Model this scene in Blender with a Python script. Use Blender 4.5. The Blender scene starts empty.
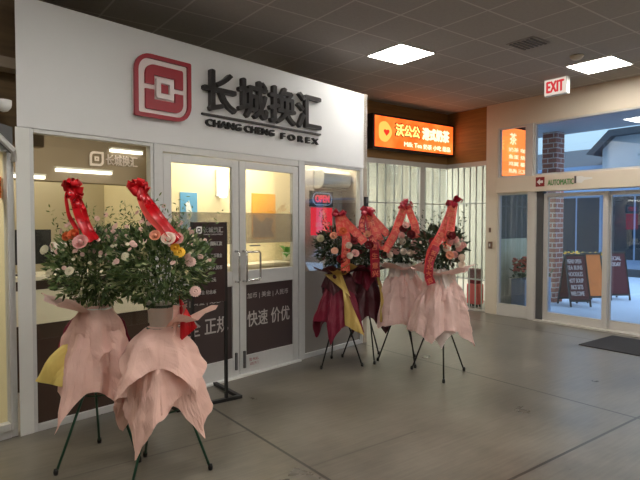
import bpy, bmesh, math, random
from mathutils import Vector, Matrix, noise

sc = bpy.context.scene
COL = sc.collection
PI = math.pi
R = math.radians

# ------------------------------------------------------------------ camera, sky, exposure
cam_d = bpy.data.cameras.new('camera')
cam = bpy.data.objects.new('camera', cam_d)
COL.objects.link(cam)
cam_d.sensor_width = 36.0
cam_d.lens = 36.0 * 542 / 640
cam_d.clip_start = 0.05
cam.location = (0, 0, 1.6)
cam.rotation_euler = (R(90 - 1.902), 0, R(53.0 - 90))
sc.camera = cam

world = bpy.data.worlds.new('sky')
sc.world = world
world.use_nodes = True
wn = world.node_tree.nodes
wl = world.node_tree.links
wn.clear()
w_out = wn.new('ShaderNodeOutputWorld')
w_bg = wn.new('ShaderNodeBackground')
w_tc = wn.new('ShaderNodeTexCoord')
w_sep = wn.new('ShaderNodeSeparateXYZ')
w_ramp = wn.new('ShaderNodeValToRGB')
w_ramp.color_ramp.elements[0].position = 0.0
w_ramp.color_ramp.elements[0].color = (0.34, 0.58, 0.74, 1)
w_ramp.color_ramp.elements[1].position = 0.75
w_ramp.color_ramp.elements[1].color = (2.2, 3.0, 4.0, 1)
wl.new(w_tc.outputs['Generated'], w_sep.inputs[0])
wl.new(w_sep.outputs['Z'], w_ramp.inputs[0])
wl.new(w_ramp.outputs[0], w_bg.inputs[0])
w_bg.inputs[1].default_value = 1.0
wl.new(w_bg.outputs[0], w_out.inputs[0])

PANEL_LE = 27.0          # radiance of the ceiling light panels
SHOP_W = 66.0            # lamps inside the shop
KIOSK_W = 270.0           # lamp inside the gated unit
sc.view_settings.view_transform = 'Standard'
sc.view_settings.look = 'None'
sc.view_settings.exposure = 0.12
sc.view_settings.gamma = 1.0
sc.view_settings.use_curve_mapping = False
try:
    sc.cycles.use_denoising = True
    sc.cycles.max_bounces = 10
    sc.cycles.transparent_max_bounces = 24
    sc.cycles.caustics_reflective = False
    sc.cycles.caustics_refractive = False
    sc.cycles.sample_clamp_indirect = 6.0
except Exception:
    pass


# ------------------------------------------------------------------ materials
def lin(c):
    def f(v):
        v /= 255.0
        return v / 12.92 if v <= 0.04045 else ((v + 0.055) / 1.055) ** 2.4
    return tuple(f(v) for v in c)


def new_mat(name):
    m = bpy.data.materials.new(name)
    m.use_nodes = True
    m.node_tree.nodes.clear()
    return m, m.node_tree.nodes, m.node_tree.links


def pm(name, rgb, rough=0.5, metal=0.0, var=0.08, scale=6.0, bump=0.0, bscale=60.0, spec=0.5, sheen=0.0, trans=0.0):
    m, n, l = new_mat(name)
    out = n.new('ShaderNodeOutputMaterial')
    b = n.new('ShaderNodeBsdfPrincipled')
    c = lin(rgb)
    tc = n.new('ShaderNodeTexCoord')
    nz = n.new('ShaderNodeTexNoise')
    nz.inputs['Scale'].default_value = scale
    nz.inputs['Detail'].default_value = 4
    l.new(tc.outputs['Object'], nz.inputs['Vector'])
    mx = n.new('ShaderNodeMix')
    mx.data_type = 'RGBA'
    mx.inputs[6].default_value = (*[v * (1 - var) for v in c], 1)
    mx.inputs[7].default_value = (*[min(1, v * (1 + var)) for v in c], 1)
    l.new(nz.outputs['Fac'], mx.inputs[0])
    l.new(mx.outputs[2], b.inputs['Base Color'])
    b.inputs['Roughness'].default_value = rough
    b.inputs['Metallic'].default_value = metal
    b.inputs['Specular IOR Level'].default_value = spec
    if bump:
        n2 = n.new('ShaderNodeTexNoise')
        n2.inputs['Scale'].default_value = bscale
        bp = n.new('ShaderNodeBump')
        bp.inputs['Strength'].default_value = bump
        bp.inputs['Distance'].default_value = 0.01
        l.new(tc.outputs['Object'], n2.inputs['Vector'])
        l.new(n2.outputs['Fac'], bp.inputs['Height'])
        l.new(bp.outputs[0], b.inputs['Normal'])
    if trans > 0:
        tl = n.new('ShaderNodeBsdfTranslucent')
        l.new(mx.outputs[2], tl.inputs['Color'])
        ms = n.new('ShaderNodeMixShader')
        ms.inputs[0].default_value = trans
        l.new(b.outputs[0], ms.inputs[1])
        l.new(tl.outputs[0], ms.inputs[2])
        l.new(ms.outputs[0], out.inputs[0])
    else:
        l.new(b.outputs[0], out.inputs[0])
    return m


def em(name, rgb, strength):
    m, n, l = new_mat(name)
    out = n.new('ShaderNodeOutputMaterial')
    e = n.new('ShaderNodeEmission')
    e.inputs[0].default_value = (*rgb, 1)
    e.inputs[1].default_value = strength
    l.new(e.outputs[0], out.inputs[0])
    return m


def glass(name, tint=(1, 1, 1), base=0.04, gain=0.6, haze=0.0, haze_rgb=(200, 195, 180)):
    """clear sheet: transparent body, mirror reflection that grows with the angle, optional frosting"""
    m, n, l = new_mat(name)
    out = n.new('ShaderNodeOutputMaterial')
    t = n.new('ShaderNodeBsdfTransparent')
    t.inputs[0].default_value = (*tint, 1)
    g = n.new('ShaderNodeBsdfGlossy')
    g.inputs['Roughness'].default_value = 0.0
    fr = n.new('ShaderNodeFresnel')
    fr.inputs[0].default_value = 1.45
    ma = n.new('ShaderNodeMath')
    ma.operation = 'MULTIPLY_ADD'
    ma.use_clamp = True
    ma.inputs[1].default_value = gain
    ma.inputs[2].default_value = base
    l.new(fr.outputs[0], ma.inputs[0])
    mx = n.new('ShaderNodeMixShader')
    l.new(ma.outputs[0], mx.inputs[0])
    body = t
    if haze:
        d = n.new('ShaderNodeBsdfDiffuse')
        d.inputs[0].default_value = (*lin(haze_rgb), 1)
        h = n.new('ShaderNodeMixShader')
        h.inputs[0].default_value = haze
        l.new(t.outputs[0], h.inputs[1])
        l.new(d.outputs[0], h.inputs[2])
        body = h
    l.new(body.outputs[0], mx.inputs[1])
    l.new(g.outputs[0], mx.inputs[2])
    l.new(mx.outputs[0], out.inputs[0])
    return m


def line_mask(n, l, src, pos, half):
    a = n.new('ShaderNodeMath'); a.operation = 'SUBTRACT'; a.inputs[1].default_value = pos
    b = n.new('ShaderNodeMath'); b.operation = 'ABSOLUTE'
    c = n.new('ShaderNodeMath'); c.operation = 'LESS_THAN'; c.inputs[1].default_value = half
    l.new(src, a.inputs[0]); l.new(a.outputs[0], b.inputs[0]); l.new(b.outputs[0], c.inputs[0])
    return c.outputs[0]


def op(n, l, kind, a, b):
    m = n.new('ShaderNodeMath'); m.operation = kind
    for i, v in enumerate((a, b)):
        if isinstance(v, (int, float)):
            m.inputs[i].default_value = v
        else:
            l.new(v, m.inputs[i])
    return m.outputs[0]


def floor_material():
    m, n, l = new_mat('polished concrete slabs')
    out = n.new('ShaderNodeOutputMaterial')
    b = n.new('ShaderNodeBsdfPrincipled')
    tc = n.new('ShaderNodeTexCoord')
    sp = n.new('ShaderNodeSeparateXYZ')
    l.new(tc.outputs['Object'], sp.inputs[0])
    x, y = sp.outputs['X'], sp.outputs['Y']
    mask = None
    for p in (-3.28, -0.62, 2.04, 4.70, 7.36):
        k = line_mask(n, l, x, p, 0.011)
        mask = k if mask is None else op(n, l, 'MAXIMUM', mask, k)
    for p in (1.937, -0.8, -3.5):
        k = op(n, l, 'MULTIPLY', line_mask(n, l, y, p, 0.011), op(n, l, 'GREATER_THAN', x, 2.04))
        mask = op(n, l, 'MAXIMUM', mask, k)
    k = op(n, l, 'MULTIPLY', line_mask(n, l, y, 2.83, 0.009), op(n, l, 'LESS_THAN', x, 3.05))
    k = op(n, l, 'MULTIPLY', k, op(n, l, 'GREATER_THAN', x, 2.04))
    mask = op(n, l, 'MAXIMUM', mask, op(n, l, 'MULTIPLY', k, 0.4))
    k = op(n, l, 'MULTIPLY', line_mask(n, l, y, 3.62, 0.008), op(n, l, 'LESS_THAN', x, 2.04))
    mask = op(n, l, 'MAXIMUM', mask, op(n, l, 'MULTIPLY', k, 0.45))
    nz = n.new('ShaderNodeTexNoise'); nz.inputs['Scale'].default_value = 1.3; nz.inputs['Detail'].default_value = 7
    nz.inputs['Roughness'].default_value = 0.62
    l.new(tc.outputs['Object'], nz.inputs['Vector'])
    mp = n.new('ShaderNodeMapping'); mp.inputs['Scale'].default_value = (2.0, 26.0, 1)
    l.new(tc.outputs['Object'], mp.inputs[0])
    n2 = n.new('ShaderNodeTexNoise'); n2.inputs['Scale'].default_value = 1.6; n2.inputs['Detail'].default_value = 3
    l.new(mp.outputs[0], n2.inputs['Vector'])
    f = op(n, l, 'ADD', op(n, l, 'MULTIPLY', nz.outputs['Fac'], 0.72), op(n, l, 'MULTIPLY', n2.outputs['Fac'], 0.28))
    rp = n.new('ShaderNodeValToRGB')
    rp.color_ramp.elements[0].position = 0.34; rp.color_ramp.elements[0].color = (*lin((86, 81, 72)), 1)
    rp.color_ramp.elements[1].position = 0.66; rp.color_ramp.elements[1].color = (*lin((122, 115, 104)), 1)
    l.new(f, rp.inputs[0])
    mx = n.new('ShaderNodeMix'); mx.data_type = 'RGBA'
    mx.inputs[7].default_value = (*lin((40, 35, 30)), 1)
    l.new(mask, mx.inputs[0]); l.new(rp.outputs[0], mx.inputs[6])
    l.new(mx.outputs[2], b.inputs['Base Color'])
    rr = n.new('ShaderNodeMapRange'); rr.inputs[3].default_value = 0.2; rr.inputs[4].default_value = 0.42
    l.new(nz.outputs['Fac'], rr.inputs[0]); l.new(rr.outputs[0], b.inputs['Roughness'])
    l.new(b.outputs[0], out.inputs[0])
    return m


def ceiling_material():
    m, n, l = new_mat('grey ceiling tiles')
    out = n.new('ShaderNodeOutputMaterial')
    b = n.new('ShaderNodeBsdfPrincipled')
    tc = n.new('ShaderNodeTexCoord')
    sp = n.new('ShaderNodeSeparateXYZ')
    l.new(tc.outputs['Object'], sp.inputs[0])
    mask = None
    for s, off in ((sp.outputs['X'], 3.27), (sp.outputs['Y'], 4.395)):
        k = op(n, l, 'FRACT', op(n, l, 'DIVIDE', op(n, l, 'ADD', s, 58.5 - off + 0.2925), 0.585), 0)
        k = line_mask(n, l, k, 0.5, 0.017)
        mask = k if mask is None else op(n, l, 'MAXIMUM', mask, k)
    nz = n.new('ShaderNodeTexNoise'); nz.inputs['Scale'].default_value = 35; nz.inputs['Detail'].default_value = 5
    l.new(tc.outputs['Object'], nz.inputs['Vector'])
    rp = n.new('ShaderNodeValToRGB')
    rp.color_ramp.elements[0].color = (*lin((158, 151, 145)), 1)
    rp.color_ramp.elements[1].color = (*lin((176, 170, 164)), 1)
    l.new(nz.outputs['Fac'], rp.inputs[0])
    mx = n.new('ShaderNodeMix'); mx.data_type = 'RGBA'
    mx.inputs[7].default_value = (*lin((200, 195, 189)), 1)
    l.new(mask, mx.inputs[0]); l.new(rp.outputs[0], mx.inputs[6])
    l.new(mx.outputs[2], b.inputs['Base Color'])
    b.inputs['Roughness'].default_value = 0.85
    l.new(b.outputs[0], out.inputs[0])
    return m


def brick_material():
    m, n, l = new_mat('red brick')
    out = n.new('ShaderNodeOutputMaterial')
    b = n.new('ShaderNodeBsdfPrincipled')
    tc = n.new('ShaderNodeTexCoord')
    sp = n.new('ShaderNodeSeparateXYZ')
    l.new(tc.outputs['Object'], sp.inputs[0])
    cb = n.new('ShaderNodeCombineXYZ')
    l.new(op(n, l, 'ADD', sp.outputs['X'], sp.outputs['Y']), cb.inputs[0])
    l.new(sp.outputs['Z'], cb.inputs[1])
    br = n.new('ShaderNodeTexBrick')
    br.inputs['Scale'].default_value = 1.0
    br.inputs['Brick Width'].default_value = 0.24
    br.inputs['Row Height'].default_value = 0.1
    br.inputs['Mortar Size'].default_value = 0.012
    br.inputs['Color1'].default_value = (*lin((176, 112, 96)), 1)
    br.inputs['Color2'].default_value = (*lin((142, 86, 76)), 1)
    br.inputs['Mortar'].default_value = (*lin((208, 194, 184)), 1)
    l.new(cb.outputs[0], br.inputs['Vector'])
    l.new(br.outputs['Color'], b.inputs['Base Color'])
    b.inputs['Roughness'].default_value = 0.9
    l.new(b.outputs[0], out.inputs[0])
    return m


def island_ramp(name, stops, rough=0.6, trans=0.25):
    m, n, l = new_mat(name)
    out = n.new('ShaderNodeOutputMaterial')
    b = n.new('ShaderNodeBsdfPrincipled')
    g = n.new('ShaderNodeNewGeometry')
    rp = n.new('ShaderNodeValToRGB')
    el = rp.color_ramp.elements
    while len(el) < len(stops):
        el.new(0.5)
    for e, (p, c) in zip(el, stops):
        e.position = p
        e.color = (*lin(c), 1)
    l.new(g.outputs['Random Per Island'], rp.inputs[0])
    l.new(rp.outputs[0], b.inputs['Base Color'])
    b.inputs['Roughness'].default_value = rough
    t = n.new('ShaderNodeBsdfTranslucent')
    l.new(rp.outputs[0], t.inputs[0])
    ms = n.new('ShaderNodeMixShader'); ms.inputs[0].default_value = trans
    l.new(b.outputs[0], ms.inputs[1]); l.new(t.outputs[0], ms.inputs[2])
    l.new(ms.outputs[0], out.inputs[0])
    return m


def wood_material(name, c1, c2, sx=1.0, sz=14.0):
    m, n, l = new_mat(name)
    out = n.new('ShaderNodeOutputMaterial')
    b = n.new('ShaderNodeBsdfPrincipled')
    tc = n.new('ShaderNodeTexCoord')
    mp = n.new('ShaderNodeMapping'); mp.inputs['Scale'].default_value = (sx, sx, sz)
    nz = n.new('ShaderNodeTexNoise'); nz.inputs['Scale'].default_value = 2; nz.inputs['Detail'].default_value = 5
    l.new(tc.outputs['Object'], mp.inputs[0]); l.new(mp.outputs[0], nz.inputs['Vector'])
    rp = n.new('ShaderNodeValToRGB')
    rp.color_ramp.elements[0].position = 0.3; rp.color_ramp.elements[0].color = (*lin(c1), 1)
    rp.color_ramp.elements[1].position = 0.7; rp.color_ramp.elements[1].color = (*lin(c2), 1)
    l.new(nz.outputs['Fac'], rp.inputs[0]); l.new(rp.outputs[0], b.inputs['Base Color'])
    b.inputs['Roughness'].default_value = 0.55
    l.new(b.outputs[0], out.inputs[0])
    return m


M = {}
M['floor'] = floor_material()
M['ceiling'] = ceiling_material()
M['brick'] = brick_material()
M['fascia'] = pm('white fascia panel', (226, 226, 226), 0.45, var=0.02)
M['white'] = pm('white painted metal', (222, 222, 218), 0.45, var=0.03)
M['alu'] = pm('brushed aluminium', (208, 208, 207), 0.4, 0.25, var=0.06, scale=20)
M['alu_dark'] = pm('grey gasket', (92, 92, 92), 0.5, 0.2)
M['chrome'] = pm('polished steel', (205, 205, 205), 0.18, 1.0)
M['red'] = pm('crimson acrylic', (158, 28, 44), 0.35, var=0.04)
M['emblem_white'] = pm('white acrylic', (238, 226, 224), 0.4, var=0.02)
M['letter'] = pm('charcoal sign letters', (66, 62, 62), 0.35, 0.3, var=0.05)
M['letter_black'] = pm('black sign letters', (30, 27, 27), 0.4)
M['decal'] = pm('dark brown vinyl', (62, 50, 50), 0.4, var=0.06)
M['decal_text'] = pm('grey white vinyl lettering', (204, 200, 196), 0.6)
M['maroon_board'] = pm('dark maroon board', (44, 22, 22), 0.4)
M['black'] = pm('black powder coat', (18, 17, 17), 0.4)
M['board_text'] = pm('white board lettering', (226, 222, 220), 0.6)
M['cream_wall'] = pm('cream plaster', (232, 220, 182), 0.8, var=0.03)
M['shop_wall'] = pm('grey cream plaster', (196, 186, 160), 0.8, var=0.03)
M['taupe'] = pm('taupe bulkhead', (140, 126, 108), 0.7, var=0.04)
M['beige_wall'] = pm('beige painted wall', (168, 156, 140), 0.8, var=0.05)
M['portal'] = pm('warm cream portal cladding', (222, 208, 188), 0.55, var=0.03)
M['portal_frame'] = pm('pale grey door frame', (208, 203, 197), 0.4, 0.1, var=0.03)
M['tan_wall'] = wood_material('tan bulkhead boards', (134, 96, 50), (160, 116, 62))
M['brown_wall'] = wood_material('brown wall boards', (88, 70, 48), (108, 86, 58))
M['glass'] = glass('shop glass', (0.96, 0.97, 0.96), 0.01, 0.38)
M['glass_entry'] = glass('entrance glass', (0.93, 0.95, 0.96), 0.10, 0.8)
M['glass_side'] = glass('sidelight glass', (0.93, 0.95, 0.96), 0.06, 0.8)
M['film'] = glass('frosted film strip', (0.74, 0.72, 0.68), 0.0, 0.2, haze=0.30, haze_rgb=(205, 196, 178))
M['gate_pane'] = glass('clear gate pane', (0.90, 0.93, 0.91), 0.03, 0.5, haze=0.10, haze_rgb=(190, 198, 190))
M['gate'] = pm('silver gate bars', (196, 200, 196), 0.4, 0.3)
M['panel_light'] = em('light panel diffuser', (1.0, 0.965, 0.90), PANEL_LE)
M['strip_reflection'] = em('warm reflected strip', (1.0, 0.93, 0.76), 3.2)
M['sconce'] = em('warm lamp glow', (1.0, 0.95, 0.85), 3.0)
M['sign_orange'] = None
M['menu_face'] = em('backlit amber menu face', (1.0, 0.23, 0.055), 1.9)
M['sign_yellow'] = em('glowing yellow lettering', (1.0, 0.62, 0.16), 2.0)
M['sign_cream'] = em('glowing cream lettering', (1.0, 0.80, 0.48), 1.7)
M['sign_red'] = em('glowing red heart shape', (0.9, 0.04, 0.02), 1.2)
M['sign_dark'] = pm('brown lettering outline', (120, 38, 12), 0.5)
M['open_red'] = em('red led tube', (0.9, 0.06, 0.09), 1.2)
M['open_blue'] = em('blue white led tube', (0.45, 0.55, 0.75), 0.8)
M['poster_red'] = em('backlit red poster', (0.85, 0.03, 0.045), 1.1)
M['poster_text'] = em('backlit pale red print', (1.0, 0.22, 0.18), 0.8)
M['exit_face'] = em('lit exit sign face', (1.0, 0.86, 0.74), 0.72)
M['exit_red'] = em('lit exit letters', (0.72, 0.05, 0.06), 0.85)
M['gold_print'] = pm('pale gold print', (238, 134, 104), 0.45, 0.0)
M['leg_green'] = pm('dark green metal tube', (44, 88, 68), 0.4, 0.3)
M['leg_dark'] = pm('blackish metal tube', (36, 38, 36), 0.4, 0.3)
M['bucket'] = pm('white plastic bucket', (238, 235, 228), 0.4)
M['bucket_rim'] = pm('dark green rope band', (48, 66, 52), 0.7)
M['paper_pink'] = pm('peach pink wrapping paper', (238, 196, 182), 0.75, var=0.05, scale=9, bump=0.2, bscale=22, trans=0.18)
M['paper_blush'] = pm('blush tissue paper', (240, 206, 198), 0.75, var=0.06, scale=9, bump=0.2, bscale=22, trans=0.22)
M['paper_white'] = pm('white tissue paper', (238, 226, 220), 0.75, var=0.04, scale=9, bump=0.2, bscale=22, trans=0.25)
M['paper_burgundy'] = pm('burgundy wrapping paper', (128, 24, 52), 0.5, var=0.15, scale=7, bump=0.2, bscale=22, trans=0.1)
M['paper_dark'] = pm('dark wine wrapping paper', (74, 18, 30), 0.5, var=0.15, scale=7, bump=0.2, bscale=22, trans=0.1)
M['paper_gold'] = pm('gold wrapping paper', (200, 170, 96), 0.4, 0.25, var=0.08, scale=7, bump=0.2, bscale=22, trans=0.1)
M['paper_yellow'] = pm('pale yellow wrapping paper', (232, 208, 120), 0.7, var=0.05, trans=0.15)
M['ribbon_red'] = pm('glossy scarlet ribbon', (206, 20, 32), 0.3, var=0.12, scale=14, trans=0.12)
M['ribbon_coral'] = pm('coral red ribbon', (226, 82, 74), 0.4, var=0.14, scale=16, trans=0.15)
M['ribbon_crimson'] = pm('crimson ribbon', (172, 22, 48), 0.4, var=0.14, scale=16, trans=0.12)
M['leaf_dark'] = island_ramp('dark green leaves', [(0.0, (50, 66, 40)), (0.4, (80, 104, 60)), (0.78, (112, 134, 80)), (1.0, (168, 170, 128))])
M['leaf_deep'] = island_ramp('deep bottle green leaves', [(0.0, (26, 36, 24)), (0.5, (46, 62, 38)), (0.85, (70, 84, 54)), (1.0, (92, 60, 50))])
M['blossom'] = island_ramp('tiny pale blossoms', [(0.0, (226, 206, 194)), (0.5, (214, 176, 168)), (0.8, (236, 226, 210)), (1.0, (190, 150, 132))])
M['rose_pink'] = pm('pale pink petals', (240, 190, 184), 0.6, var=0.1, scale=30, trans=0.2)
M['rose_peach'] = pm('peach petals', (238, 176, 146), 0.6, var=0.1, scale=30, trans=0.2)
M['rose_white'] = pm('ivory petals', (242, 228, 214), 0.6, var=0.06, scale=30, trans=0.2)
M['rose_red'] = pm('dark red petals', (120, 20, 32), 0.6, var=0.2, scale=30, trans=0.1)
M['rose_orange'] = pm('orange petals', (228, 120, 70), 0.6, var=0.1, scale=30, trans=0.2)
M['yellow'] = pm('yellow petals', (236, 186, 50), 0.6, var=0.1, scale=30, trans=0.2)
M['stem'] = pm('green stem', (62, 84, 46), 0.6)
M['mat_dark'] = pm('charcoal floor mat', (44, 42, 44), 0.95, var=0.2, scale=120, bump=0.6, bscale=300)
M['counter_white'] = pm('white laminate', (234, 228, 210), 0.35, var=0.02)
M['counter_dark'] = pm('dark walnut laminate', (62, 44, 34), 0.4, var=0.15)
M['monitor'] = pm('black monitor plastic', (24, 24, 26), 0.3)
M['blue_poster'] = pm('blue print', (92, 160, 206), 0.6, var=0.2, scale=5)
M['orange_poster'] = pm('orange yellow print', (240, 168, 70), 0.6, var=0.3, scale=4)
M['print_pale'] = pm('pale print', (226, 234, 236), 0.6)
M['print_brown'] = pm('brown print', (128, 104, 84), 0.6)
M['grey_panel'] = pm('grey partition panel', (182, 176, 168), 0.6, var=0.04)
M['grey_dark_panel'] = pm('slate lower panel', (140, 134, 128), 0.6, var=0.05)
M['ac'] = pm('white appliance shell', (226, 224, 214), 0.35)
M['ac_dark'] = pm('vent slot', (120, 116, 110), 0.5)
M['ground_out'] = pm('pale blue grey paving', (182, 198, 218), 0.8, var=0.05, scale=1.2)
M['far_wall'] = pm('blue grey cladding', (132, 152, 178), 0.7, var=0.05, scale=1)
M['far_glass'] = pm('dark shop glass', (30, 38, 48), 0.08, var=0.3, scale=0.7)
M['far_frame'] = pm('pale blue frame', (112, 134, 160), 0.6)
M['roof'] = pm('grey shingles', (62, 66, 72), 0.9, var=0.2, scale=14)
M['gable_wall'] = pm('pale grey siding', (150, 154, 158), 0.8, var=0.08, scale=3)
M['siding'] = wood_material('dark grey reflection band', (64, 60, 54), (96, 90, 80), 16.0, 0.6)  # streaks and tone imitate gate bars mirrored in the sidelight
M['reflected_pale'] = wood_material('pale straw reflection band', (196, 192, 158), (216, 212, 180), 16.0, 0.6)
M['canopy'] = pm('grey canopy soffit', (150, 154, 158), 0.8, var=0.05)
M['aboard_red'] = pm('dark red chalk face', (96, 38, 44), 0.7, var=0.1)
M['aboard_orange'] = pm('orange poster face', (236, 132, 62), 0.7, var=0.2, scale=7)
M['aboard_text'] = pm('white chalk lettering', (232, 222, 220), 0.8)
M['coral_bloom'] = pm('coral petals', (214, 108, 84), 0.6, var=0.15, scale=20)
M['terracotta'] = pm('pale stone planter', (176, 170, 150), 0.8)
M['case_pink'] = pm('coral pink fabric', (226, 112, 112), 0.7, var=0.1)
M['case_red'] = pm('dark red fabric', (128, 30, 46), 0.7, var=0.1)
M['kiosk_wall'] = pm('ivory kiosk wall', (226, 224, 210), 0.8, var=0.02)
M['arrow_red'] = pm('maroon sticker', (132, 30, 30), 0.5)
M['green_text'] = pm('green sticker print', (86, 160, 72), 0.5)
M['sticker_grey'] = pm('dark grey sticker', (86, 80, 76), 0.5)
M['sticker_white'] = pm('white sticker', (230, 226, 220), 0.5)
M['switch'] = pm('taupe switch plate', (112, 84, 66), 0.5)
M['dome'] = pm('white dome', (232, 232, 230), 0.3)


def orange_sign_material():
    m, n, l = new_mat('backlit orange sign face')
    out = n.new('ShaderNodeOutputMaterial')
    e = n.new('ShaderNodeEmission')
    tc = n.new('ShaderNodeTexCoord')
    nz = n.new('ShaderNodeTexNoise'); nz.inputs['Scale'].default_value = 3.2; nz.inputs['Detail'].default_value = 2
    l.new(tc.outputs['Object'], nz.inputs['Vector'])
    rp = n.new('ShaderNodeValToRGB')
    rp.color_ramp.elements[0].position = 0.38; rp.color_ramp.elements[0].color = (1.0, 0.095, 0.012, 1)
    rp.color_ramp.elements[1].position = 0.68; rp.color_ramp.elements[1].color = (1.0, 0.17, 0.03, 1)
    l.new(nz.outputs['Fac'], rp.inputs[0]); l.new(rp.outputs[0], e.inputs[0])
    e.inputs[1].default_value = 1.9
    l.new(e.outputs[0], out.inputs[0])
    return m


M['sign_orange'] = orange_sign_material()


# ------------------------------------------------------------------ mesh building
class MB:
    def __init__(self):
        self.bm = bmesh.new()

    def v(self, p):
        return self.bm.verts.new(p)

    def f(self, vs):
        try:
            return self.bm.faces.new(vs)
        except ValueError:
            return None

    def box(self, x0, x1, y0, y1, z0, z1, mat=None):
        c = [Vector((x, y, z)) for z in (z0, z1) for y in (y0, y1) for x in (x0, x1)]
        if mat is not None:
            c = [mat @ p for p in c]
        v = [self.v(p) for p in c]
        for q in ((0, 2, 3, 1), (4, 5, 7, 6), (0, 1, 5, 4), (2, 6, 7, 3), (0, 4, 6, 2), (1, 3, 7, 5)):
            self.f([v[i] for i in q])
        return self

    def quad(self, a, b, c, d):
        self.f([self.v(p) for p in (a, b, c, d)])
        return self

    def prism(self, pts, y0, y1):
        """outline in (x, z), solid from y0 to y1"""
        a = [self.v((x, y0, z)) for x, z in pts]
        b = [self.v((x, y1, z)) for x, z in pts]
        self.f(a); self.f(b[::-1])
        n = len(pts)
        for i in range(n):
            j = (i + 1) % n
            self.f([a[j], a[i], b[i], b[j]])
        return self

    def ring(self, o, i_, y0, y1):
        """solid frame between two outlines with the same number of points"""
        n = len(o)
        L = [[self.v((x, y, z)) for x, z in pts] for pts in (o, i_) for y in (y0, y1)]
        of, ob, nf, nb = L
        for i in range(n):
            j = (i + 1) % n
            self.f([of[i], of[j], nf[j], nf[i]])
            self.f([ob[j], ob[i], nb[i], nb[j]])
            self.f([of[j], of[i], ob[i], ob[j]])
            self.f([nf[i], nf[j], nb[j], nb[i]])
        return self

    def tube(self, pts, r, seg=8, cap=True):
        pts = [Vector(p) for p in pts]
        rings = []
        up = Vector((0.13, 0.21, 0.97))
        for i, p in enumerate(pts):
            d = (pts[min(i + 1, len(pts) - 1)] - pts[max(i - 1, 0)]).normalized()
            s = d.cross(up)
            if s.length < 0.05:
                s = d.cross(Vector((1, 0, 0)))
            s.normalize()
            t = d.cross(s)
            rr = r[i] if isinstance(r, (list, tuple)) else r
            rings.append([self.v(p + (s * math.cos(2 * PI * k / seg) + t * math.sin(2 * PI * k / seg)) * rr) for k in range(seg)])
        for a, b in zip(rings, rings[1:]):
            for k in range(seg):
                self.f([a[k], a[(k + 1) % seg], b[(k + 1) % seg], b[k]])
        if cap:
            self.f(rings[0][::-1]); self.f(rings[-1])
        return self

    def lathe(self, prof, c=(0, 0, 0), seg=24):
        c = Vector(c)
        rings = []
        for r, z in prof:
            if r < 1e-5:
                rings.append([self.v(c + Vector((0, 0, z)))])
            else:
                rings.append([self.v(c + Vector((r * math.cos(2 * PI * k / seg), r * math.sin(2 * PI * k / seg), z))) for k in range(seg)])
        for a, b in zip(rings, rings[1:]):
            for k in range(seg):
                k2 = (k + 1) % seg
                if len(a) == 1:
                    self.f([a[0], b[k2], b[k]])
                elif len(b) == 1:
                    self.f([a[k], a[k2], b[0]])
                else:
                    self.f([a[k], a[k2], b[k2], b[k]])
        return self

    def torus(self, c, R_, r, seg=28, s2=7):
        pts = [Vector(c) + Vector((R_ * math.cos(2 * PI * k / seg), R_ * math.sin(2 * PI * k / seg), 0)) for k in range(seg + 1)]
        return self.tube(pts, r, s2, cap=False)

    def add(self, bm2, mat=None):
        """merge another bmesh"""
        mp = {}
        for v in bm2.verts:
            mp[v] = self.v(mat @ v.co if mat else v.co)
        for f in bm2.faces:
            self.f([mp[v] for v in f.verts])
        return self

    def build(self, name, mat, parent=None, loc=None, rotz=0.0, smooth=False, bevel=0.0, norm=True):
        if norm:
            bmesh.ops.recalc_face_normals(self.bm, faces=self.bm.faces[:])
        me = bpy.data.meshes.new(name)
        self.bm.to_mesh(me)
        self.bm.free()
        if smooth:
            for p in me.polygons:
                p.use_smooth = True
        me.materials.append(mat)
        o = bpy.data.objects.new(name, me)
        COL.objects.link(o)
        if loc is not None:
            o.location = loc
        o.rotation_euler = (0, 0, rotz)
        if parent is not None:
            o.parent = parent
        if bevel:
            md = o.modifiers.new('edge', 'BEVEL')
            md.width = bevel
            md.segments = 2
            md.limit_method = 'ANGLE'
        return o


def tag(o, label=None, cat=None, group=None, kind=None):
    if label: o['label'] = label
    if cat: o['category'] = cat
    if group: o['group'] = group
    if kind: o['kind'] = kind
    return o


def thing(name, label, cat, loc=(0, 0, 0), rotz=0.0, group=None, kind=None):
    o = bpy.data.objects.new(name, None)
    o.empty_display_size = 0.1
    COL.objects.link(o)
    o.location = loc
    o.rotation_euler = (0, 0, rotz)
    return tag(o, label, cat, group, kind)


def copy_child(o, parent, loc=None):
    c = o.copy()
    COL.objects.link(c)
    c.parent = parent
    if loc is not None:
        c.location = loc
    return c


def copy_tree(o, parent=None):
    c = o.copy()
    COL.objects.link(c)
    c.parent = parent
    for ch in list(o.children):
        copy_tree(ch, c)
    return c


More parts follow.
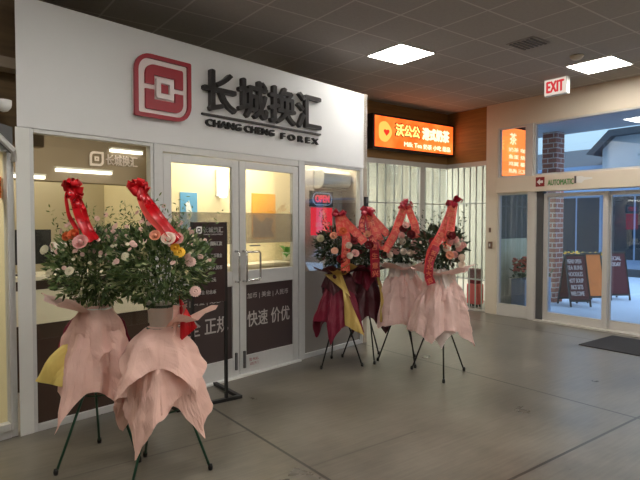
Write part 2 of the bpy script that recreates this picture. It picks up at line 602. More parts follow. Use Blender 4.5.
def text_mb(s, w, h, depth, bold=0.0, x=0.0, z=0.0, y=0.0, face=1, mb=None, shear=0.0):
    """lettering fitted into a w by h rectangle whose lower left corner is (x, z); front face at y - depth"""
    cu = bpy.data.curves.new('lettering', 'FONT')
    cu.body = s
    cu.size = 1.0
    cu.resolution_u = 3
    cu.extrude = 0.0
    ob = bpy.data.objects.new('lettering', cu)
    COL.objects.link(ob)
    dg = bpy.context.evaluated_depsgraph_get()
    me = bpy.data.meshes.new_from_object(ob.evaluated_get(dg))
    bpy.data.objects.remove(ob)
    bpy.data.curves.remove(cu)
    b2 = bmesh.new()
    b2.from_mesh(me)
    bpy.data.meshes.remove(me)
    if mb is None:
        mb = MB()
    if not b2.verts:
        b2.free()
        return mb
    xs = [v.co.x for v in b2.verts]; ys = [v.co.y for v in b2.verts]
    x0, x1, y0, y1 = min(xs), max(xs), min(ys), max(ys)
    bmesh.ops.remove_doubles(b2, verts=b2.verts[:], dist=1e-5)
    if depth > 0:
        r = bmesh.ops.extrude_face_region(b2, geom=b2.faces[:])
        for g in r['geom']:
            if isinstance(g, bmesh.types.BMVert):
                g.co.z += 1.0
    bb = bold * h * 1.7
    for v in b2.verts:
        v.co = Vector((x + (v.co.x - x0) / max(1e-6, x1 - x0) * w, y - v.co.z * depth, z + (v.co.y - y0) / max(1e-6, y1 - y0) * h))
    mb.add(b2)
    if bb > 0:
        for dx, dz in ((bb, 0), (-bb, 0), (0, bb * 0.7), (0, -bb * 0.7)):
            mb.add(b2, Matrix.Translation((dx, 0, dz)))
    b2.free()
    return mb


def rrect(x0, x1, z0, z1, rad, seg=6):
    """rounded rectangle outline, radii for corners: lower-left, lower-right, upper-right, upper-left"""
    pts = []
    cs = ((x0, z0, 1, 1, PI), (x1, z0, -1, 1, 1.5 * PI), (x1, z1, -1, -1, 0), (x0, z1, 1, -1, 0.5 * PI))
    for (cx, cz, sx, sz, a0), r in zip(cs, rad):
        for k in range(seg + 1):
            a = a0 + 0.5 * PI * k / seg
            pts.append((cx + sx * r + r * math.cos(a), cz + sz * r + r * math.sin(a)))
    return pts


# ------------------------------------------------------------------ frames of reference in the place
FA = Vector((0.618, 4.524, 0.0))         # left foot of the shop front
FANG = R(11.204)
FU = Vector((math.cos(FANG), math.sin(FANG), 0))
FN = Vector((math.sin(FANG), -math.cos(FANG), 0))
WX = 8.05                                # inner face of the entrance wall
GY = 6.80                                # plane of the folding gate
CZ = 3.62                                # ceiling


def F(u, d=0.0, z=0.0):
    return FA + FU * u + FN * d + Vector((0, 0, z))


def fthing(name, label, cat, u, d=0.0, z=0.0, group=None, kind=None):
    return thing(name, label, cat, F(u, d, z), FANG, group, kind)


def fbuild(mb, name, mat, **kw):
    """top-level mesh drawn in shop-front coordinates (x along the front, -y out to the concourse)"""
    return mb.build(name, mat, None, loc=FA.copy(), rotz=FANG, **kw)


def struct(o, label, cat):
    return tag(o, label, cat, None, 'structure')


# ------------------------------------------------------------------ the room
struct(MB().box(-5, 8.25, -5, 9.6, -0.1, 0).build('floor', M['floor']), 'grey brown polished concrete floor with dark joints', 'floor')
struct(MB().box(-5, 9.4, -5, 9.6, CZ, CZ + 0.1).build('ceiling', M['ceiling']), 'dark grey tiled ceiling with pale grid lines', 'ceiling')
struct(MB().box(-5.1, 8.25, -5.1, -5, 0, CZ).build('wall_back', M['kiosk_wall']), 'beige wall behind the viewer', 'wall')
struct(MB().box(-5.1, -5, -5, 9.6, 0, CZ).build('wall_left', M['brown_wall']), 'brown wall at the left end of the concourse', 'wall')
struct(MB().box(-5.1, 9.4, 9.6, 9.7, 0, CZ).build('wall_rear', M['kiosk_wall']), 'ivory rear wall behind the gated unit', 'wall')

# entrance wall: cream portal
mb = MB()
mb.box(WX, WX + 0.2, -5, 5.85, 3.20, CZ)              # beam
mb.box(WX, WX + 0.05, 5.62, 5.85, 0, 3.20)             # end post
mb.box(WX, WX + 0.2, -5, 2.25, 0, 3.20)               # solid part beyond the doors
struct(mb.build('wall_right', M['portal']), 'warm cream entrance wall with deep beam over the glass', 'wall')
struct(MB().box(WX - 0.03, WX + 0.2, 2.25, 5.62, 2.09, 2.345).build('trim_1', M['portal'], bevel=0.006), 'cream header band above the sliding doors', 'trim')
mb = MB()
mb.box(WX - 0.01, WX + 0.14, 4.90, 5.02, 0, 2.09)
mb.box(WX - 0.01, WX + 0.14, 4.955, 5.075, 2.345, 3.20)
mb.box(WX - 0.01, WX + 0.14, 2.25, 2.36, 0, 3.20)
struct(mb.build('trim_2', M['portal_frame'], bevel=0.004), 'pale upright posts between sidelight and sliding doors', 'trim')
struct(MB().box(WX - 0.02, WX + 0.2, 2.25, 4.9, 0.0, 0.025).build('trim_3', M['portal_frame']), 'pale metal threshold under the sliding doors', 'trim')


def entry_window(name, label, y0, y1, z0, z1, fr=0.035, sill=0.0, x=WX + 0.04, gm='glass_entry'):
    t = thing(name, label, 'window', (x, (y0 + y1) / 2, z0), 0, None, 'structure')
    w = (y1 - y0) / 2
    h = z1 - z0
    mb = MB()
    mb.box(-0.03, 0.04, -w, -w + fr, 0, h); mb.box(-0.03, 0.04, w - fr, w, 0, h)
    mb.box(-0.03, 0.04, -w + fr, w - fr, h - fr, h); mb.box(-0.03, 0.04, -w + fr, w - fr, 0, fr + sill)
    mb.build('window_frame', M['portal_frame'], t, bevel=0.003)
    MB().box(0, 0.008, -w + fr, w - fr, fr + sill, h - fr).build('glass', M[gm], t)
    return t


entry_window('window_1', 'small transom window reflecting an orange lightbox', 5.075, 5.62, 2.345, 3.20, 0.03)
entry_window('window_2', 'wide transom window above the sliding doors', 2.36, 4.955, 2.345, 3.20, 0.03)
entry_window('window_3', 'tall narrow sidelight window left of the sliding doors', 5.02, 5.62, 0.0, 2.09, 0.035, 0.17, gm='glass_side')


def sliding_door(name, label, y0, y1, x, handle_y):
    t = thing(name, label, 'door', (x, (y0 + y1) / 2, 0.025), 0, None, 'structure')
    w = (y1 - y0) / 2
    h = 2.03
    mb = MB()
    mb.box(-0.025, 0.025, -w, -w + 0.075, 0, h); mb.box(-0.025, 0.025, w - 0.075, w, 0, h)
    mb.box(-0.025, 0.025, -w + 0.075, w - 0.075, h - 0.06, h); mb.box(-0.025, 0.025, -w + 0.075, w - 0.075, 0, 0.13)
    mb.build('door_frame', M['portal_frame'], t, bevel=0.004)
    MB().box(-0.004, 0.004, -w + 0.075, w - 0.075, 0.13, h - 0.06).build('glass', M['glass_entry'], t)
    return t


sliding_door('door_1', 'left sliding glass entrance door beside the brick pillar', 3.79, 4.80, WX + 0.09, 0)
sliding_door('door_2', 'right sliding glass entrance door at the photo edge', 2.80, 3.85, WX + 0.15, 0)
MB_ = MB().box(WX + 0.03, WX + 0.13, 4.80, 4.90, 0.025, 2.09)
struct(MB_.build('trim_4', M['alu_dark']), 'dark grey channel at the left sliding door jamb', 'trim')

# upper bulkheads round the gated corner
mb = MB()
mb.box(4.3, 8.14, GY - 0.04, GY + 0.12, 2.68, CZ)
struct(mb.build('wall_upper', M['tan_wall']), 'tan boarded bulkhead over the folding gate', 'wall')
mb = MB()
mb.box(8.10, 8.26, 5.85, GY - 0.04, 2.68, CZ)
struct(mb.build('wall_corner', M['tan_wall']), 'tan boarded bulkhead return beside the entrance', 'wall')
# side of the shop, running back to the gate
mb = MB()
mb.box(4.2, 4.276, 0.0, 1.62, 0, 3.27)
struct(fbuild(mb, 'wall_side', M['beige_wall']), 'side wall of the white shop running back', 'wall')
# unit behind the gate
struct(MB().box(8.10, 9.4, 5.76, 5.85, 1.30, CZ).build('wall_kiosk', M['siding']), 'outer wall of the gated unit, dark band imitating the reflected gate', 'wall')  # dark and pale bands put the sidelight's reflection into the wall colour
struct(MB().box(8.10, 9.4, 5.76, 5.85, -0.02, 1.30).build('wall_kiosk_lower', M['reflected_pale']), 'outer wall of the gated unit, pale band imitating the sidelight reflection', 'wall')
struct(MB().box(9.3, 9.4, 5.85, 9.6, 0, CZ).build('wall_kiosk_end', M['kiosk_wall']), 'ivory end wall inside the gated unit', 'wall')
struct(MB().box(8.25, 9.4, 5.75, 9.6, -0.1, 0).build('floor_kiosk', M['floor']), 'floor of the gated unit', 'floor')
struct(MB().box(4.3, 9.3, 9.5, 9.6, 0, CZ).build('wall_kiosk_back', M['kiosk_wall']), 'bright ivory back wall inside the gated unit', 'wall')

# ------------------------------------------------------------------ shop front structure
def cut_box(mb, x0, x1, y0, y1, z0, z1):
    """box whose left end is mitred back"""
    v = [mb.v(p) for p in ((x0, y0, z0), (x1, y0, z0), (x1, y1, z0), (x0 + 0.75 * (y1 - y0), y1, z0), (x0, y0, z1), (x1, y0, z1), (x1, y1, z1), (x0 + 0.75 * (y1 - y0), y1, z1))]
    for q in ((0, 1, 2, 3), (4, 5, 6, 7), (0, 1, 5, 4), (1, 2, 6, 5), (2, 3, 7, 6), (3, 0, 4, 7)):
        mb.f([v[i] for i in q])


mb = MB()
cut_box(mb, 0.012, 4.276, 0.0, 0.10, 2.300, 3.262)
struct(fbuild(mb, 'wall_front', M['fascia'], bevel=0.004), 'white fascia panel over the shop front', 'wall')
mb = MB()
cut_box(mb, 0.0, 0.10, 0.005, 0.06, 0, 2.30)
mb.box(4.175, 4.27, 0.005, 0.10, 0, 2.30)
struct(fbuild(mb, 'trim_5', M['white'], bevel=0.003), 'white end posts of the shop front', 'trim')
mb = MB()
mb.box(1.135, 1.225, 0.0, 0.09, 0, 2.30)
mb.box(2.985, 3.065, 0.0, 0.09, 0, 2.30)
mb.box(1.225, 2.985, 0.005, 0.09, 2.235, 2.30)
struct(fbuild(mb, 'trim_6', M['alu'], bevel=0.003), 'aluminium jambs and head round the double doors', 'trim')
mb = MB()
mb.box(1.225, 2.985, -0.04, 0.09, 0.0, 0.018)
struct(fbuild(mb, 'trim_7', M['white']), 'pale threshold strip under the shop doors', 'trim')


def shop_window(name, label, u0, u1, z0=0.0, z1=2.30, fr=0.03):
    t = fthing(name, label, 'window', (u0 + u1) / 2, -0.03, z0, None, 'structure')
    w = (u1 - u0) / 2
    h = z1 - z0
    mb = MB()
    mb.box(-w, -w + fr, -0.02, 0.05, 0, h); mb.box(w - fr, w, -0.02, 0.05, 0, h)
    mb.box(-w + fr, w - fr, -0.02, 0.05, h - fr, h); mb.box(-w + fr, w - fr, -0.02, 0.05, 0, 0.055)
    mb.build('window_frame', M['alu'], t, bevel=0.003)
    MB().box(-w + fr, w - fr, 0.012, 0.02, 0.055, h - fr).build('glass', M['glass'], t)
    return t, w, h


w4, w, h = shop_window('window_4', 'large shop window left of the double doors', 0.10, 1.135)
MB().box(-w + 0.03, w - 0.03, 0.006, 0.010, 0.055, 0.70).build('dark_film', M['counter_dark'], w4)
w5, w, h = shop_window('window_5', 'narrow shop window right of the double doors', 3.065, 4.175)
MB().box(-w + 0.03, w - 0.03, 0.006, 0.010, 0.055, 1.02).build('grey_film', M['grey_dark_panel'], w5)


def shop_door(name, label, u0, u1, handle, big, small, bigx):
    t = fthing(name, label, 'door', (u0 + u1) / 2, -0.03, 0.02, None, 'structure')
    w = (u1 - u0) / 2
    h = 2.205
    s = 0.085
    mb = MB()
    mb.box(-w, -w + s, -0.022, 0.022, 0, h); mb.box(w - s, w, -0.022, 0.022, 0, h)
    mb.box(-w + s, w - s, -0.022, 0.022, h - 0.075, h)
    mb.box(-w + s, w - s, -0.022, 0.022, 0.925, 1.075)
    mb.box(-w + s, w - s, -0.022, 0.022, 0, 0.185)
    mb.build('door_frame', M['alu'], t, bevel=0.003)
    MB().box(-w + s, w - s, -0.003, 0.003, 1.075, h - 0.075).build('glass', M['glass'], t)
    tag(MB().box(-w + s, w - s, -0.008, -0.004, 1.355, 1.675).build('frosted_strip', M['film'], t), 'taupe frosted strip across the glass')
    lp = tag(MB().box(-w + s, w - s, -0.006, 0.003, 0.185, 0.925).build('lower_panel', M['decal'], t), 'dark brown lower panel with pale lettering')
    mb = text_mb(big, 0.62, 0.165, 0, 0.010, bigx, 0.475, -0.0085)
    text_mb(small, 0.60, 0.07, 0, 0.004, bigx, 0.765, -0.0085, mb=mb)
    mb.build('lettering', M['decal_text'], lp)
    # tubular pull
    hx = handle
    mb = MB()
    pts = [(hx, -0.02, 0.97), (hx, -0.075, 0.97), (hx + 0.0, -0.085, 0.985), (hx, -0.085, 1.265), (hx, -0.075, 1.28), (hx, -0.02, 1.28)]
    mb.tube(pts, 0.011, 8)
    mb.build('pull_handle', M['chrome'], t, smooth=True)
    sx = -w + 0.05 if handle < 0 else w - 0.05
    MB().box(sx - 0.012, sx + 0.012, -0.045, -0.022, 0.06, 0.24).build('door_holder', M['alu_dark'], t, bevel=0.004)
    return t, w


d3, w = shop_door('door_3', 'left glass shop door behind the black sign stand', 1.23, 2.105, 0.39, '安全 正规', '外汇 | 黄金 | 纪念币', -0.32)
d4, w = shop_door('door_4', 'right glass shop door with chrome pull handle', 2.115, 2.98, -0.39, '快速 价优', '加币 | 美金 | 人民币', -0.32)
mb = MB()
mb.tube([(-0.39, -0.085, 1.27), (-0.22, -0.085, 1.27), (-0.205, -0.085, 1.255), (-0.205, -0.085, 0.995), (-0.22, -0.085, 0.98), (-0.39, -0.085, 0.98)], 0.011, 8)
mb.build('handle_loop', M['chrome'], d4, smooth=True)
MB().box(-0.30, -0.16, -0.034, -0.022, 1.325, 1.338).build('lock_bar', M['alu_dark'], d4)
mb = text_mb('拉 PULL', 0.13, 0.035, 0, 0.01, -0.31, 0.115, -0.0235)
text_mb('请轻开门', 0.12, 0.03, 0, 0.0, -0.305, 0.07, -0.0235, mb=mb)
tag(mb.build('sticker', M['red'], d4), 'small red lettering on the bottom rail')

# ------------------------------------------------------------------ inside the shop
mb = MB()
mb.box(-2.0, 4.2, 0.10, 2.72, 0.0, 0.006)
struct(fbuild(mb, 'floor_shop', M['grey_dark_panel']), 'grey floor inside the shop', 'floor')
mb = MB()
mb.box(-2.0, 4.2, 0.10, 2.72, 2.74, 2.82)
struct(fbuild(mb, 'ceiling_shop', M['taupe']), 'low ceiling inside the shop', 'ceiling')
mb = MB()
mb.box(1.98, 2.06, 1.30, 2.62, 0.006, 2.74)
mb.box(2.06, 4.2, 1.22, 1.30, 0.006, 2.74)
struct(fbuild(MB().box(-2.0, 2.0, 2.62, 2.72, 0.006, 2.74), 'wall_shop_back', M['shop_wall']), 'grey cream wall at the back of the shop', 'wall')
struct(fbuild(mb, 'wall_shop', M['cream_wall']), 'cream yellow walls inside the shop', 'wall')
mb = MB()
mb.box(-0.03, 0.0, 0.37, 2.62, 0.006, 2.74)
mb.box(-0.03, 0.0, 0.12, 0.37, 0.006, 2.19)
struct(fbuild(mb, 'wall_party', M['cream_wall']), 'party wall between the shop and its left neighbour', 'wall')
mb = MB()
mb.box(0.0, 1.98, 1.55, 1.75, 2.03, 2.74)
struct(fbuild(mb, 'trim_8', M['taupe']), 'taupe bulkhead hanging inside the shop', 'trim')
mb = MB()
mb.box(3.24, 4.2, 0.36, 0.40, 0.006, 2.74)
struct(fbuild(mb, 'wall_partition', M['grey_panel']), 'grey partition behind the narrow shop window', 'wall')


def reflected_strip(u0, u1, y, z, label):  # glowing strips imitate hall lights reflected in the shop window
    t = fthing('strip_reflection', label, 'light', (u0 + u1) / 2, -y, z, 'imitated light reflections in the left window')
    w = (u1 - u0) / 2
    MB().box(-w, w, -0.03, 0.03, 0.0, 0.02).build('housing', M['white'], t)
    MB().box(-w + 0.01, w - 0.01, -0.026, 0.026, -0.03, 0.0).build('tube', M['strip_reflection'], t)


reflected_strip(0.90, 1.52, 1.515, 2.16, 'long imitated light reflection on the taupe bulkhead')
reflected_strip(1.50, 1.90, 1.515, 2.42, 'higher imitated light reflection beside the inner lettering')
reflected_strip(0.30, 0.80, 1.515, 2.07, 'low imitated light reflection at the left window edge')

isg = fthing('inner_sign', 'pale company sign on the bulkhead behind the left window', 'sign', 1.28, -1.548, 2.20)
mb = MB()
mb.ring(rrect(0, 0.16, 0.02, 0.18, (0.01, 0.05, 0.01, 0.05)), rrect(0.025, 0.135, 0.045, 0.155, (0.01, 0.03, 0.01, 0.03)), -0.012, 0)
mb.ring(rrect(0.055, 0.105, 0.075, 0.125, (0.005,) * 4), rrect(0.072, 0.088, 0.092, 0.108, (0.002,) * 4), -0.012, 0)
mb.build('emblem', M['emblem_white'], isg)
text_mb('长城换汇', 0.38, 0.12, 0.01, 0.012, 0.19, 0.04, 0).build('lettering', M['emblem_white'], isg)

desk = fthing('reception_desk', 'white topped reception desk behind the left shop window', 'desk', 0.95, -1.15, 0.006)
MB().box(-0.85, 0.85, -0.03, 0.42, 0, 1.04).build('body', M['counter_dark'], desk, bevel=0.004)
MB().box(-0.90, 0.90, -0.08, 0.45, 1.04, 1.08).build('desk_top', M['counter_white'], desk, bevel=0.004)
MB().box(-0.85, 0.85, -0.045, -0.03, 0.62, 0.95).build('front_panel', M['counter_white'], desk, bevel=0.003)


def monitor(u, y, label, z=1.086, w=0.27):
    t = fthing('monitor', label, 'monitor', u, -y, z, 'monitors on the reception desk')
    MB().box(-w, w, -0.02, 0.02, 0.10, 0.44).build('screen', M['monitor'], t, bevel=0.006)
    MB().box(-0.02, 0.02, -0.015, 0.015, 0.01, 0.16).build('stand', M['monitor'], t)
    MB().box(-0.10, 0.10, -0.07, 0.07, 0.0, 0.012).build('base', M['monitor'], t, bevel=0.003)


monitor(0.50, 1.33, 'black monitor nearest the left edge of the window')
monitor(1.35, 1.33, 'black monitor behind the left flowers')
t = tag(fbuild(MB().box(0.72, 0.92, 1.20, 1.212, 1.087, 1.40), 'notice_frame', M['emblem_white'], bevel=0.003), 'pale notice standing on the reception desk', 'notice')

cn = fthing('service_counter', 'cream service counter behind the right shop door', 'counter', 3.1, -0.92, 0.006)
MB().box(-0.75, 0.90, 0, 0.28, 0, 1.02).build('body', M['counter_white'], cn, bevel=0.004)
MB().box(-0.78, 0.93, -0.04, 0.28, 1.02, 1.06).build('counter_top', M['counter_white'], cn, bevel=0.004)


def poster(name, label, u0, u1, z0, z1, y, mats):
    t = fthing(name, label, 'poster', (u0 + u1) / 2, -y, z0)
    w = (u1 - u0) / 2
    h = z1 - z0
    MB().box(-w, w, -0.012, 0, 0, h).build('print', mats[0], t)
    return t, w, h


p, w, h = poster('poster', 'blue poster with pale figure on the cream wall', 2.21, 2.45, 1.52, 1.955, 1.218, [M['blue_poster']])
mb = MB()
mb.prism([(-0.03, 0.12), (0.01, 0.10), (0.05, 0.18), (0.0, 0.34), (-0.05, 0.30)], -0.015, -0.0125)
mb.build('figure', M['print_pale'], p)
p, w, h = poster('poster', 'orange and yellow poster on the cream wall', 3.33, 3.76, 1.37, 1.985, 1.218, [M['orange_poster']])
mb = MB()
mb.prism([(-0.20, 0.02), (0.2, 0.02), (0.12, 0.12), (0.17, 0.26), (0.05, 0.30), (-0.05, 0.22), (-0.2, 0.34)], -0.015, -0.0125)
mb.build('silhouette', M['print_brown'], p)

sc_t = fthing('wall_sconce', 'bright glowing wall lamp between the two posters', 'lamp', 2.78, -1.215, 1.90)
MB().box(-0.05, 0.05, -0.03, 0.0, 0.02, 0.36).build('back_plate', M['white'], sc_t, bevel=0.004)
MB().lathe([(0.0, 0.0), (0.045, 0.01), (0.06, 0.10), (0.06, 0.30), (0.045, 0.37), (0, 0.38)], (0, -0.09, 0)).build('lamp_shade', M['sconce'], sc_t, smooth=True)

# plant on the counter
random.seed(5)
pl = fthing('potted_plant', 'green leafy potted plant on the cream counter', 'plant', 3.80, -1.02, 1.068)
MB().lathe([(0, 0), (0.055, 0), (0.07, 0.10), (0.075, 0.10), (0.075, 0.115), (0.06, 0.115), (0.055, 0.095), (0, 0.095)]).build('pot', M['bucket'], pl, smooth=True)
mb = MB()
for k in range(16):
    a = random.uniform(0, 2 * PI); L_ = random.uniform(0.16, 0.26); e = random.uniform(0.3, 1.2)
    d = Vector((math.cos(a) * math.cos(e), math.sin(a) * math.cos(e), math.sin(e)))
    s = d.cross(Vector((0, 0, 1))).normalized()
    prev = None
    for i in range(6):
        q = i / 5
        pnt = Vector((0, 0, 0.09)) + d * L_ * q + Vector((0, 0, -0.09 * q * q))
        ww = 0.028 * math.sin(PI * min(1, q * 0.92 + 0.08))
        cur = (mb.v(pnt - s * ww), mb.v(pnt + s * ww))
        if prev: mb.f([prev[0], prev[1], cur[1], cur[0]])
        prev = cur
mb.build('leaves', pm('fresh green leaf', (92, 150, 70), 0.5, trans=0.2), pl, smooth=True)

# air conditioner seen through the narrow window
ac = fthing('air_conditioner', 'white wall air conditioner high behind the narrow window', 'air conditioner', 3.90, -0.36, 2.02)
prof = [(0.0, 0.0), (-0.10, 0.0), (-0.17, 0.06), (-0.18, 0.20), (-0.15, 0.24), (0.0, 0.24)]
mb = MB()
a = [mb.v((-0.27, y, z)) for y, z in prof]; b = [mb.v((0.27, y, z)) for y, z in prof]
mb.f(a); mb.f(b[::-1])
for i in range(len(prof)):
    j = (i + 1) % len(prof); mb.f([a[i], a[j], b[j], b[i]])
mb.build('shell', M['ac'], ac, bevel=0.01)
MB().box(-0.24, 0.24, -0.155, -0.12, 0.012, 0.03).build('vent_slot', M['ac_dark'], ac)

# OPEN sign and backlit poster
os_ = fthing('open_sign', 'black led sign reading OPEN in the narrow window', 'sign', 3.47, -0.075, 1.785)
MB().box(-0.205, 0.205, 0, 0.03, 0, 0.19).build('panel', M['black'], os_, bevel=0.004)
text_mb('OPEN', 0.25, 0.085, 0.006, 0.035, -0.125, 0.055, -0.001).build('lettering', M['open_red'], os_)
mb = MB()
mb.ring(rrect(-0.175, 0.175, 0.02, 0.17, (0.074,) * 4), rrect(-0.168, 0.168, 0.027, 0.163, (0.067,) * 4), -0.006, -0.001)
mb.build('light_border', M['open_blue'], os_)
rp_ = fthing('red_poster', 'backlit red poster under the OPEN sign', 'poster', 3.47, -0.075, 1.44)
MB().box(-0.19, 0.19, 0, 0.02, 0, 0.335).build('panel', M['poster_red'], rp_, bevel=0.002)
mb = text_mb('换', 0.12, 0.12, 0.002, 0.01, -0.06, 0.18, -0.0005)
text_mb('加币兑换', 0.26, 0.06, 0.002, 0.01, -0.13, 0.10, -0.0005, mb=mb)
text_mb('货币 汇款', 0.22, 0.04, 0.002, 0.0, -0.11, 0.035, -0.0005, mb=mb)
mb.build('lettering', M['poster_text'], rp_)

# ------------------------------------------------------------------ the big sign on the fascia
sg = fthing('shop_sign', 'charcoal raised lettering and red square emblem on the white fascia', 'sign', 1.65, 0.002, 2.49)
ex0, ex1, ez0, ez1 = 0.925 - 1.65, 1.495 - 1.65, 2.510 - 2.49, 3.060 - 2.49
emb = MB()
emb.prism(rrect(ex0 + 0.004, ex1 - 0.004, ez0 + 0.004, ez1 - 0.004, (0.02, 0.15, 0.02, 0.15)), -0.03, 0)
emblem = emb.build('emblem', M['emblem_white'], sg, bevel=0.003)
mb = MB()
mb.ring(rrect(ex0, ex1, ez0, ez1, (0.015, 0.155, 0.015, 0.155)), rrect(ex0 + 0.036, ex1 - 0.036, ez0 + 0.036, ez1 - 0.036, (0.012, 0.118, 0.012, 0.118)), -0.055, -0.0305)
tag(mb.build('emblem_border', M['red'], emblem), 'crimson border with two rounded corners')
# red block with a white bar and a square hole
bx0, bx1, bz0, bz1 = ex0 + 0.105, ex1 - 0.085, ez0 + 0.075, ez1 - 0.085
zm = (bz0 + bz1) / 2; xm = (bx0 + bx1) / 2
gp, sq, ho = 0.022, 0.105, 0.045
top = [(bx0, zm + gp), (xm - sq, zm + gp), (xm - sq, zm + sq), (xm + sq, zm + sq), (xm + sq, zm + gp), (bx1, zm + gp)]
tr = [(bx1, bz1 - 0.012), (bx1 - 0.012, bz1)]
tl = [(bx0 + 0.085 - 0.085 * math.sin(a), bz1 - 0.085 + 0.085 * math.cos(a)) for a in [k * PI / 12 for k in range(7)]]
mb = MB(); mb.prism(top + tr + tl, -0.05, -0.0305)
bl = [(bx0, bz0 + 0.012), (bx0 + 0.012, bz0)]
br_ = [(bx1 - 0.085 + 0.085 * math.sin(a), bz0 + 0.085 - 0.085 * math.cos(a)) for a in [k * PI / 12 for k in range(7)]]
mb.prism([(bx1, zm - gp), (xm + sq, zm - gp), (xm + sq, zm - sq), (xm - sq, zm - sq), (xm - sq, zm - gp), (bx0, zm - gp)] + bl + br_, -0.05, -0.0305)
tag(mb.build('emblem_block', M['red'], emblem), 'crimson block in two halves')
mb = MB()
mb.ring(rrect(xm - 0.088, xm + 0.088, zm - 0.088, zm + 0.088, (0.02,) * 4), rrect(xm - ho, xm + ho, zm - ho, zm + ho, (0.004,) * 4), -0.058, -0.0305)
mb.build('emblem_square', M['emblem_white'], emblem)
MB().box(xm - ho + 0.008, xm + ho - 0.008, -0.045, -0.0305, zm - ho + 0.008, zm + ho - 0.008).build('emblem_core', M['red'], emblem)
for i, ch in enumerate('长城换汇'):
    x0 = 0.0 + i * 0.424
    text_mb(ch, 0.385, 0.385, 0.05, 0.016, x0, 0.185, -0.002).build('character', M['letter'], sg)
MB().box(-0.012, 1.68, -0.03, 0, 0.133, 0.153).build('underline', M['letter'], sg, bevel=0.002)
text_mb('CHANG CHENG', 0.89, 0.066, 0.03, 0.03, 0.035, 0.035, -0.001).build('lettering', M['letter_black'], sg)
text_mb('F O R E X', 0.60, 0.066, 0.03, 0.03, 1.035, 0.02, -0.001).build('lettering', M['letter_black'], sg)

# ------------------------------------------------------------------ left neighbour
mb = MB()
mb.box(-0.048, 0.0, 0.04, 0.12, 0, 2.12)
mb.box(-2.0, -0.048, 0.03, 0.12, 0.0, 0.06)
mb.box(-2.0, -0.02, 0.03, 0.12, 2.12, 2.2)
struct(fbuild(mb, 'trim_9', M['alu'], bevel=0.003), 'grey frame of the neighbouring shop window', 'trim')
w6, w, h = shop_window('window_6', 'pale glowing window of the left neighbour', -2.0, -0.045, 0.06, 2.12, 0.012)
mb = MB()
mb.box(-4.0, -2.0, 0.0, 0.12, 0, CZ)
mb.box(-2.0, 0.3, 0.25, 0.37, 2.2, CZ)
struct(fbuild(mb, 'wall_neighbour', M['brown_wall']), 'brown bulkhead above the neighbouring shop window', 'wall')
aw = fthing('awning_arm', 'grey sloping awning arm at the left edge of the photo', 'awning', -0.02, 0.02, 2.05)
mb = MB()
mb.tube([(0.0, 0.0, 0.0), (-0.02, -0.06, 0.06), (-0.34, -0.10, 0.36)], 0.022, 6)
mb.build('arm', M['alu'], aw)
mb = MB()
mb.prism([(0.0, 0.04), (0.0, 0.24), (-0.28, 0.30)], 0.012, 0.03)
mb.build('side_panel', M['alu_dark'], aw)
dm = fthing('dome_camera', 'white dome camera beside the fascia end', 'camera', -0.085, 0.03, 2.44)
mb = MB(); mb.lathe([(0, -0.055), (0.03, -0.046), (0.05, -0.02), (0.055, 0.0), (0.055, 0.03), (0, 0.03)])
mb.build('dome', M['dome'], dm, smooth=True)
MB().box(-0.03, 0.03, 0.0, 0.22, 0.0, 0.03).build('bracket', M['dome'], dm)
nr = tag(fbuild(MB().box(-0.30, -0.035, 0.20, 0.22, 1.78, 1.94), 'neighbour_poster', M['aboard_orange']), 'coral red notice in the neighbouring window', 'poster')

# ------------------------------------------------------------------ black sign stand
ss = thing('sign_stand', 'black floor sign stand with maroon price board before the shop doors', 'sign stand', (2.06, 4.335, 0))
mb = MB(); mb.box(-0.17, -0.145, -0.012, 0.012, 0.03, 1.60)
mb.build('post', M['black'], ss)
mb = MB(); mb.box(0.145, 0.17, -0.012, 0.012, 0.03, 1.60)
mb.build('post', M['black'], ss)
mb = MB()
mb.box(-0.31, 0.31, -0.02, 0.02, 0, 0.03); mb.box(0.27, 0.31, 0.02, 0.50, 0, 0.03); mb.box(-0.31, -0.27, 0.02, 0.50, 0, 0.03)
mb.build('base', M['black'], ss, bevel=0.003)
bd = MB().box(-0.145, 0.145, -0.016, 0.01, 0.90, 1.60).build('board', M['maroon_board'], ss, bevel=0.003)
mb = MB()
mb.ring(rrect(-0.125, -0.075, 1.50, 1.56, (0.003, 0.014, 0.003, 0.014)), rrect(-0.116, -0.084, 1.51, 1.55, (0.002, 0.008, 0.002, 0.008)), -0.019, -0.0165)
mb.box(-0.108, -0.092, -0.019, -0.0165, 1.522, 1.538)
mb.build('emblem', M['board_text'], bd)
mb = text_mb('长城换汇', 0.185, 0.05, 0.001, 0.02, -0.06, 1.508, -0.0175)
text_mb('CHANG CHENG FOREX', 0.18, 0.012, 0.001, 0.0, -0.058, 1.487, -0.0175, mb=mb)
mb.build('title', M['board_text'], bd)
for i, q in enumerate(('货币兑换 国际汇款', '旅游换汇 外币现金', '加币 美金 人民币', '港币 欧元 日元', '黄金 纪念币')):
    text_mb(q, 0.23 if i < 3 else 0.17, 0.036, 0.001, 0.022, -0.115, 1.395 - 0.105 * i, -0.0175).build('text_row', M['board_text'], bd)

